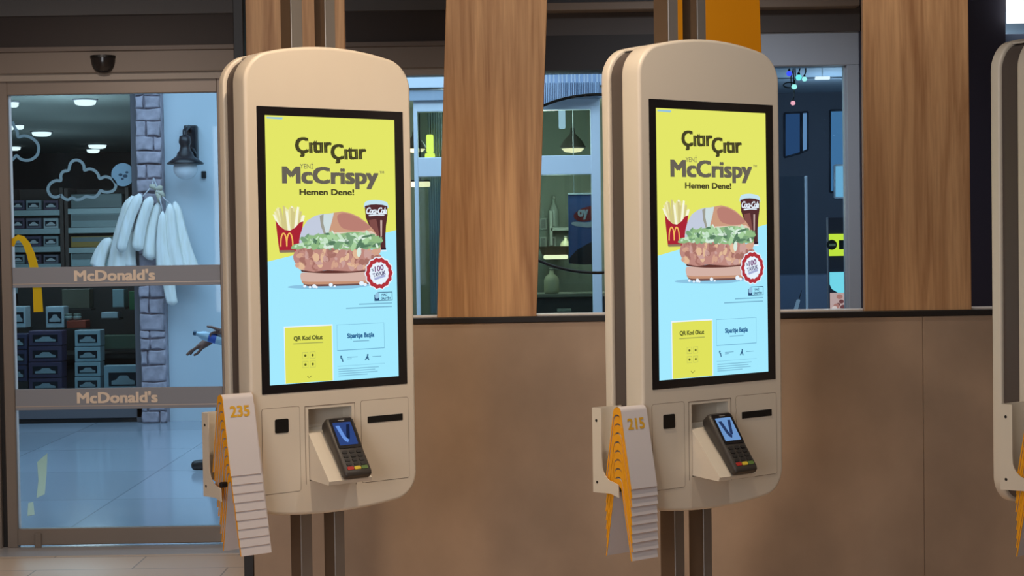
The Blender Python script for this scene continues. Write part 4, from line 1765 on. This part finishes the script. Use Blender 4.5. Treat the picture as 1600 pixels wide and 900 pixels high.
b.build('hanger_rail', mat('white_rail', (226, 232, 240), .4), t)
# wall shelf, bottles, frames, hood, counter
Yw = 14.0
t = thing('wall_shelf', 'white wall shelf with a bottle in the dim storefront', 'shelf', at(874, 358, Yw))
b = MB()
b.box(-.08, .12, 0, .19, -.015, .015, .003, seg=1)
b.build('shelf_board', mat('dull_white', (168, 170, 160), .6), t)
b = MB()
b.box(-.085, -.06, 0, .19, -.14, .16, .003, seg=1)
b.build('shelf_bracket', MATS['dull_white'], t)


def bottle(px, py, Y, h, r, label, m):
    p = at(px, py, Y)
    t = thing('bottle', label, 'bottle', p)
    b = MB()
    b.lathe([(r * .9, 0), (r, h * .04), (r, h * .55), (r * .75, h * .68), (r * .3, h * .78), (r * .28, h * .94)], n=16)
    b.build('bottle_body', m, t)
    b = MB()
    b.lathe([(r * .34, h * .93), (r * .34, h), (r * .1, h * 1.005)], n=12)
    b.build('cap', mat('bottle_cap', (150, 150, 138), .5), t)


bottle(866, 355, 14.1, .27, .038, 'slim pale bottle standing on the white wall shelf', mat('pale_bottle', (150, 156, 146), .3))
bottle(884, 397, 13.55, .15, .045, 'cream bottle at the right end of the lamp hood', mat('cream_bottle', (196, 184, 148), .4))
bottle(862, 458, 12.9, .20, .06, 'cream spray bottle on the dark counter', mat('cream_bottle2', (190, 184, 152), .4))
for i, (x, y) in enumerate(((849, 350), (849, 379), (863, 379))):
    p = at(x, y, 14.17)
    t = thing('picture_frame', ['small white frame level with the wall shelf', 'small white frame by the plank edge', 'small white frame above the lamp hood'][i], 'frame', p, 0, 'small frames on the storefront wall')
    b = MB()
    b.box(-.03, .03, 0, .02, -.05, .05, .003, seg=1)
    b.build('frame', MATS['dull_white'], t)
    b = MB()
    b.box(-.02, .02, -.002, .002, -.038, .038)
    b.build('picture', mat('grey_print', (110, 112, 104), .6), t)
t = thing('extractor_hood', 'tapered brown hood with a warm light bar in the storefront', 'hood', at(868, 398, 13.4))
b = MB()
b.loft([[(-.11, -.08, 0), (.11, -.08, 0), (.11, .1, 0), (-.11, .1, 0)], [(-.14, -.1, .07), (.14, -.1, .07), (.14, .1, .07), (-.14, .1, .07)]], smooth=False)
b.box(-.06, .06, .09, .80, .01, .065, .004, seg=1)
b.build('hood_body', mat('hood_brown', (96, 76, 60), .5), t)
b = MB()
b.box(-.10, .10, -.09, -.03, -.036, -.001, .012)
b.build('light_bar', glow('hood_light', (255, 236, 190), 2.6), t)
t = thing('counter', 'dark counter with a pale drawer handle in the storefront', 'counter', (at(870, 460, 12.8).x, 13.0, 0))
b = MB()
zc_ = at(870, 459, 12.8).z
b.box(-.5, .5, -.15, .25, 0, zc_ - .03, .004, seg=1)
b.build('cabinet_body', mat('counter_dark', (46, 48, 52), .5), t)
b = MB()
b.box(-.5, .5, -.18, .26, zc_ - .03, zc_, .004, seg=1)
b.build('counter_top', mat('counter_top_grey', (120, 120, 108), .4), t)
b = MB()
b.box(.0, .115, -.165, -.148, zc_ - .145, zc_ - .12, .006)
b.build('drawer_handle', MATS['dull_white'], t)

# ------------------------------------------------------------------ room seen through the right window
DR = 12.8
b = MB()
b.box(1.25, 4.2, DR, DR + .1, 0, 3)
struct(b.build('wall_back.008', mat('slate_wall', (80, 86, 100), .7)))
b = MB()
b.box(1.25, 4.2, 8.35, DR, 2.65, 2.75)
struct(b.build('ceiling.003', mat('hall_ceiling_grey', (150, 160, 170), .7)))
b = MB()
b.box(1.2, 1.25, 11.6, DR, 0, 2.76)
struct(b.build('wall_left.003', MATS['slate_wall']))
b = MB()
b.box(1.25, 4.2, DR - .5, DR, 0, at(1260, 430, DR - .5).z)
struct(b.build('trim_12', mat('low_blue_wall', (112, 124, 146), .6)))


def pane_thing(q, Y, m, name, label, mf):
    pts = [at(x, y, Y) for x, y in q]
    c = sum(pts, Vector()) / len(pts)
    t = thing(name, label, 'window', (c.x, Y, c.z))
    b = MB()
    b.prism([(p.x - c.x, 0, p.z - c.z) for p in pts], (0, .01, 0))
    b.build('pane', m, t)
    b = MB()
    N = len(pts)
    for i in range(N):
        a_, b_ = pts[i], pts[(i + 1) % N]
        b.tube([(a_.x - c.x, .0, a_.z - c.z), (b_.x - c.x, 0, b_.z - c.z)], .008, 6)
    b.build('frame', mf, t)


m_fd = mat('dark_slate_frame', (44, 52, 66), .5)
pane_thing([(1226, 177), (1251, 176), (1251, 239), (1226, 246)], DR - .0105, glow('dusk_blue_pane', (44, 76, 118), 1), 'hall_window', 'dim blue pane with a slanted foot seen beside the middle kiosk', m_fd)
pane_thing([(1253, 176), (1262, 175), (1262, 234), (1253, 238)], DR - .0105, glow('day_blue_pane', (112, 152, 196), 1), 'hall_window', 'narrow pale blue pane right of the dim blue one', m_fd)
pane_thing([(1297, 173), (1330, 172), (1330, 300), (1297, 300)], DR - .0105, glow('sky_blue_pane', (74, 124, 170), 1), 'hall_window', 'blue pane behind the grey jamb of the right window', m_fd)
pane_thing([(1304, 258), (1330, 258), (1330, 309), (1304, 309)], DR - .022, glow('cyan_pane', (124, 190, 228), 1), 'hall_window', 'bright cyan pane above the yellow sign', mat('white_pane_frame', (220, 228, 236), .5))
t = thing('glass_door_leaf', 'glass door leaf with a thin white edge inside the right window', 'door', (at(1261, 485, 11.2).x, 11.2, 0))
b = MB()
b.box(-.008, .008, -.02, .02, .02, at(1261, 275, 11.2).z, .003, seg=1)
b.build('edge_strip', mat('white_edge', (214, 224, 234), .4), t)
b = MB()
b.box(-.6, -.008, -.004, .004, .02, at(1261, 275, 11.2).z)
b.build('pane', m_glass, t)
t = thing('door_tag', 'small white tag hanging low behind the right window', 'tag', at(1246, 474, 11.189))
b = MB()
b.prism([(-.028, 0, -.05), (.002, 0, -.045), (.02, 0, .02), (.012, 0, .03), (-.004, 0, .025)], (0, .006, 0))
b.build('tag_card', mat('tag_white', (214, 226, 232), .5), t)
b = MB()
b.tube([(.012, 0, .028), (.03, .004, .09)], .003, 5)
b.build('tag_string', m_black, t)
# party lights
Yp = 9.6
for px, py, r, col, nm in ((1233, 115, 4.2, (70, 90, 255), 'blue glowing bulb at the top left of the right window'), (1248, 121, 4.6, (120, 240, 236), 'upper cyan bulb of the lamp cluster'), (1257, 123.5, 3.8, (170, 246, 240), 'cyan bulb right of the cluster'),
                           (1241, 135.5, 4.2, (170, 248, 236), 'lowest cyan bulb of the cluster on its looped cable'), (1239, 161, 3.6, (255, 176, 190), 'pink glowing bulb hanging lowest')):
    p = at(px, py, Yp)
    t = thing('hanging_bulb', nm, 'lamp', p, 0, 'coloured bulbs in the right window')
    R = r * Yp / FPX
    b = MB()
    b.lathe([(R * math.sin(a * PI / 10) + .0005, -R * math.cos(a * PI / 10)) for a in range(11)], n=16)
    b.build('bulb', glow('bulb_%d_%d' % (col[0], int(py)), col, 1.3), t)
    b = MB()
    b.lathe([(R * .5, R * .8), (R * .5, R * 1.5), (.003, R * 1.7)], n=10)
    b.tube([(0, 0, R * 1.5), (.01, .01, R * 3), (0, 0, 2.65 - p.z)], .004, 6)
    b.build('cable', m_black, t)
t = thing('looped_cable', 'dark looped cable around the lowest cyan bulb', 'cable', at(1236, 134, Yp + .03))
b = MB()
b.tube([(.035 * math.cos(k * PI / 8) - .01, .0, .016 * math.sin(k * PI / 8) + .004) for k in range(14)] + [(.0, 0, .05), (.02, 0, .12), (.025, 0, 2.65 - t.location.z)], .004, 6)
b.build('cable', m_black, t)
p = at(1285, 122, Yp + .2)
t = thing('bar_lamp', 'white horizontal bar lamp under the ceiling of the right window', 'lamp', p)
b = MB()
b.box(-.044, .044, -.015, .015, -.009, .009, .004)
b.build('lamp_body', glow('bar_lamp_white', (240, 250, 255), 1.3), t)
b = MB()
b.box(-.35, .22, .0, .012, -.001, .006, .001, seg=1)
b.tube([(0, .006, .004), (0, .006, 2.65 - p.z)], .003, 5)
b.build('lamp_rail', mat('rail_pale', (150, 168, 182), .4), t)
# lit menu stand
p = at(1297, 425, 9.4)
t = thing('menu_stand', 'lit menu stand with yellow top behind the right window jamb', 'menu stand', (p.x + .17, 9.45, 0))
x0 = -.17
Z = lambda y: at(1305, y, 9.4).z
b = MB()
b.box(x0, .17, .0, .05, .25, 1.62, .004, seg=1)
b.box(-.12, .12, -.1, .15, 0, .03, .004, seg=1)
b.box(-.05, .05, .01, .04, .03, .26)
b.build('stand_body', mat('stand_slate', (70, 76, 92), .5), t)
b = MB()
b.box(x0 + .004, .165, -.006, .0, Z(400), Z(365.5), .001, seg=1)
sg = b.build('yellow_panel', glow('menu_yellow', (226, 255, 70), 1), t)
b = MB()
cz = Z(382.5)
b.prism([(x0 + .020 + .030 * math.cos(k * PI / 12), -.0075, cz + .030 * math.sin(k * PI / 12)) for k in range(24)], (0, .001, 0))
b.box(x0 + .062, x0 + .12, -.0075, -.0065, cz - .027, cz + .027)
b.build('round_mark', mat('mark_dark', (26, 44, 32), .5), sg)
b = MB()
b.box(x0 + .004, x0 + .042, -.0085, -.0078, cz - .007, cz + .006)
b.build('mark_lettering', mat('mark_pale', (196, 226, 170), .5), sg)
b = MB()
zt_, zb_ = Z(425.5), Z(458)
b.prism([(x0 + .007, -.006, zt_), (.165, -.006, zt_), (.165, -.006, zb_), (x0 + .055, -.006, zb_), (x0 + .02, -.006, zb_ + .022), (x0 + .007, -.006, zb_ + .05)], (0, .006, 0))
b.build('cyan_panel', glow('menu_cyan', (136, 240, 255), 1), t)
b = MB()
zb2 = Z(487)
b.box(x0 + .008, .165, -.005, .0, zb2 - .1, zb_, .001, seg=1)
fp = b.build('food_panel', glow('menu_food_bg', (214, 178, 172), 1), t)
b = MB()
g_f = [glow('menu_food_1', (120, 70, 72)), glow('menu_food_2', (238, 214, 206)), glow('menu_food_3', (190, 130, 120))]
rf = random.Random(3)
for i in range(16):
    b.use(g_f[i % 3])
    cx, cz2, r = x0 + rf.uniform(.025, .15), zb_ - rf.uniform(.02, .11), rf.uniform(.008, .02)
    b.poly([(cx + r * math.cos(k * PI / 5), -.0055 - .0002 * i, cz2 + r * .8 * math.sin(k * PI / 5)) for k in range(10)])
b.build('food_picture', None, fp)

# ------------------------------------------------------------------ person walking behind the left kiosk
def skin(name, V, E, parent, m, root=0, sub=2):
    me = bpy.data.meshes.new(name)
    me.from_pydata([v[0] for v in V], E, [])
    o = bpy.data.objects.new(name, me)
    C.objects.link(o)
    md = o.modifiers.new('skin', 'SKIN')
    md.use_smooth_shade = True
    for i, sv in enumerate(me.skin_vertices[0].data):
        r = V[i][1]
        sv.radius = r if isinstance(r, tuple) else (r, r)
        sv.use_root = (i == root)
    o.modifiers.new('sub', 'SUBSURF').levels = sub
    bpy.context.view_layer.update()
    dg = bpy.context.evaluated_depsgraph_get()
    m2 = bpy.data.meshes.new_from_object(o.evaluated_get(dg))
    o.modifiers.clear()
    o.data = m2
    bpy.data.meshes.remove(me)
    m2.materials.clear()
    m2.materials.append(m)
    for p_ in m2.polygons:
        p_.use_smooth = True
    if parent is not None:
        o.parent = parent
    return o


per = thing('person', 'person in pale shirt and dark trousers walking left behind the left kiosk', 'person', (-1.61, 10.85, 0))
m_skin = mat('skin', (122, 88, 76), .55)
# body: x forward is negative
V, Ed = [], []


def v(p, r):
    V.append((p, r))
    return len(V) - 1


pelvis = v((0, 0, .94), (.06, .075))
waist = v((-.01, 0, 1.08), (.085, .105))
chest = v((-.02, 0, 1.28), (.11, .145))
neckb = v((-.02, 0, 1.43), .075)
neck = v((-.03, 0, 1.50), .060)
Ed += [(pelvis, waist), (waist, chest), (chest, neckb), (neckb, neck)]
h0 = v((-.065, 0, 1.555), (.072, .062))
h1 = v((-.055, 0, 1.625), (.096, .080))
h2 = v((-.045, 0, 1.69), (.094, .078))
h3 = v((-.04, 0, 1.735), (.062, .055))
Ed += [(neck, h0), (h0, h1), (h1, h2), (h2, h3)]
n0 = v((-.145, 0, 1.628), .013)
nose = v((-.172, 0, 1.608), .014)
Ed += [(h1, n0), (n0, nose)]
for s in (-1, 1):
    e0 = v((-.045, .084 * s, 1.628), .014)
    e1 = v((-.032, .100 * s, 1.640), .016)
    Ed += [(h1, e0), (e0, e1)]
# arms: near side = -y
ARM = {}
for s, el, wr in ((-1, (-.08, -.26, 1.05), (-.27, -.20, .955)), (1, (-.16, .22, 1.02), (-.45, .13, .87))):
    sh = v((-.02, .17 * s, 1.39), .058)
    e = v(el, .042)
    w_ = v(wr, .028)
    Ed += [(chest, sh), (sh, e), (e, w_)]
    ARM[s] = w_
# hand with the bottle (near side): palm and curled fingers
wx, wy, wz = V[ARM[-1]][0]
pm = v((wx - .055, wy, wz - .025), (.036, .022))
Ed.append((ARM[-1], pm))
for i, (dy, ln) in enumerate(((-.024, .036), (-.008, .042), (.008, .040), (.024, .032))):
    a = v((wx - .092, wy + dy, wz - .018), .0095)
    c = v((wx - .092 - ln * .7, wy + dy - .004, wz - .028), .0088)
    d = v((wx - .092 - ln * .6, wy + dy - .006, wz - .058), .0078)
    Ed += [(pm, a), (a, c), (c, d)]
a = v((wx - .07, wy - .034, wz + .004), .011)
c = v((wx - .105, wy - .036, wz + .018), .0095)
d = v((wx - .14, wy - .03, wz + .022), .008)
Ed += [(pm, a), (a, c), (c, d)]
# open reaching hand (far side)
wx, wy, wz = V[ARM[1]][0]
pm2 = v((wx - .06, wy, wz - .035), (.042, .032))
Ed.append((ARM[1], pm2))
for i, (dy, ln) in enumerate(((-.026, .06), (-.009, .07), (.009, .066), (.026, .052))):
    a = v((wx - .10, wy + dy, wz - .055), .0095)
    c = v((wx - .10 - ln * .55, wy + dy * 1.1, wz - .075), .0088)
    d = v((wx - .10 - ln, wy + dy * 1.15, wz - .105), .0076)
    Ed += [(pm2, a), (a, c), (c, d)]
a = v((wx - .06, wy - .036, wz - .06), .011)
c = v((wx - .085, wy - .042, wz - .09), .0095)
d = v((wx - .115, wy - .04, wz - .105), .008)
Ed += [(pm2, a), (a, c), (c, d)]
LEG = {-1: ((-.29, -.10, .52), (-.40, -.10, .09)), 1: ((-.04, .10, .50), (.20, .10, .14))}
for s in (-1, 1):
    hp = v((0, .08 * s, .86), .055)
    kn = v(LEG[s][0], .055)
    an = v(LEG[s][1], .036)
    Ed += [(pelvis, hp), (hp, kn), (kn, an)]
skin('body', V, Ed, per, m_skin)
# clothes
m_shirt = mat('pale_shirt', (190, 196, 206), .8)
V = [((0, 0, .80), (.13, .16)), ((-.005, 0, .93), (.142, .172)), ((-.02, 0, 1.28), (.132, .165)), ((-.022, 0, 1.40), (.095, .115)), ((-.025, 0, 1.45), (.066, .072)), ((-.01, 0, 1.10), (.125, .152))]
Ed = [(0, 1), (1, 5), (5, 2), (2, 3), (3, 4)]
for s, el, wr in ((-1, (-.08, -.26, 1.05), (-.245, -.207, .967)), (1, (-.16, .22, 1.02), (-.42, .140, .885))):
    i = len(V)
    V += [((-.02, .17 * s, 1.385), .072), (el, .055), (wr, .042)]
    Ed += [(2, i), (i, i + 1), (i + 1, i + 2)]
skin('shirt', V, Ed, per, m_shirt)
m_tr = mat('dark_trousers', (40, 40, 52), .8)
V = [((0, 0, .98), (.118, .145)), ((0, 0, .90), (.124, .15))]
Ed = [(0, 1)]
for s in (-1, 1):
    i = len(V)
    V += [((0, .09 * s, .86), .098), (LEG[s][0], .074), (tuple(Vector(LEG[s][1]) + Vector((0, 0, .02))), .058)]
    Ed += [(1, i), (i, i + 1), (i + 1, i + 2)]
skin('trousers', V, Ed, per, m_tr)
for s, (x, y, z, tip) in ((-1, (-.40, -.10, .045, -.56)), (1, (.22, .10, .075, .06))):
    zt_ = .03
    V = [((x + .03, y, z), .042), ((x - .06, y, z), (.045, .042)), ((tip, y, .038), (.036, .034))]
    skin('shoe', V, [(0, 1), (1, 2)], per, mat('black_shoe', (24, 24, 28), .45))
V = [((.012, 0, 1.60), (.062, .066)), ((.0, 0, 1.66), (.085, .086)), ((-.02, 0, 1.715), (.104, .086)), ((-.04, 0, 1.757), (.078, .062))]
skin('hair', V, [(0, 1), (1, 2), (2, 3)], per, mat('dark_hair', (34, 28, 26), .6))
for s in (-1, 1):
    b = MB()
    b.lathe([(.010 * math.sin(a * PI / 8) + .0005, -.010 * math.cos(a * PI / 8)) for a in range(9)], (-.136, .032 * s, 1.642), 10)
    b.build('eye', mat('eye_dark', (30, 24, 22), .3), per)
b = MB()
b.tube([(-.128, -.024, 1.573), (-.139, -.012, 1.571), (-.142, 0, 1.571), (-.139, .012, 1.571), (-.128, .024, 1.573)], .006, 8)
b.build('mouth', mat('lip_brown', (120, 66, 60), .5), per)
# water bottle in the near hand
t = thing('water_bottle', 'clear water bottle with blue label held in the hand beside the left kiosk', 'bottle', (-1.61 - .40, 10.85 - .206, .905))
ax = Vector((-1, -.05, .30)).normalized()
b = MB()
L = .20
prof = [(.026, -.10), (.031, -.095), (.031, .03), (.028, .045), (.014, .075), (.0125, .09)]


def alathe(b, prof, ax, n=16):
    sx = ax.orthogonal().normalized()
    sy = ax.cross(sx)
    b.loft([[ax * h + (sx * math.cos(2 * PI * k / n) + sy * math.sin(2 * PI * k / n)) * r for k in range(n)] for r, h in prof])


alathe(b, prof, ax)
b.build('bottle_body', mat('pale_water', (176, 208, 226), .1), t)
b = MB()
alathe(b, [(.0315, -.05), (.032, -.049), (.032, .0), (.0315, .001)], ax)
b.build('bottle_label', mat('blue_label', (60, 96, 190), .4), t)
b = MB()
alathe(b, [(.015, .088), (.0155, .09), (.0155, .106), (.013, .108)], ax)
b.build('cap', mat('navy_cap', (46, 78, 104), .4), t)
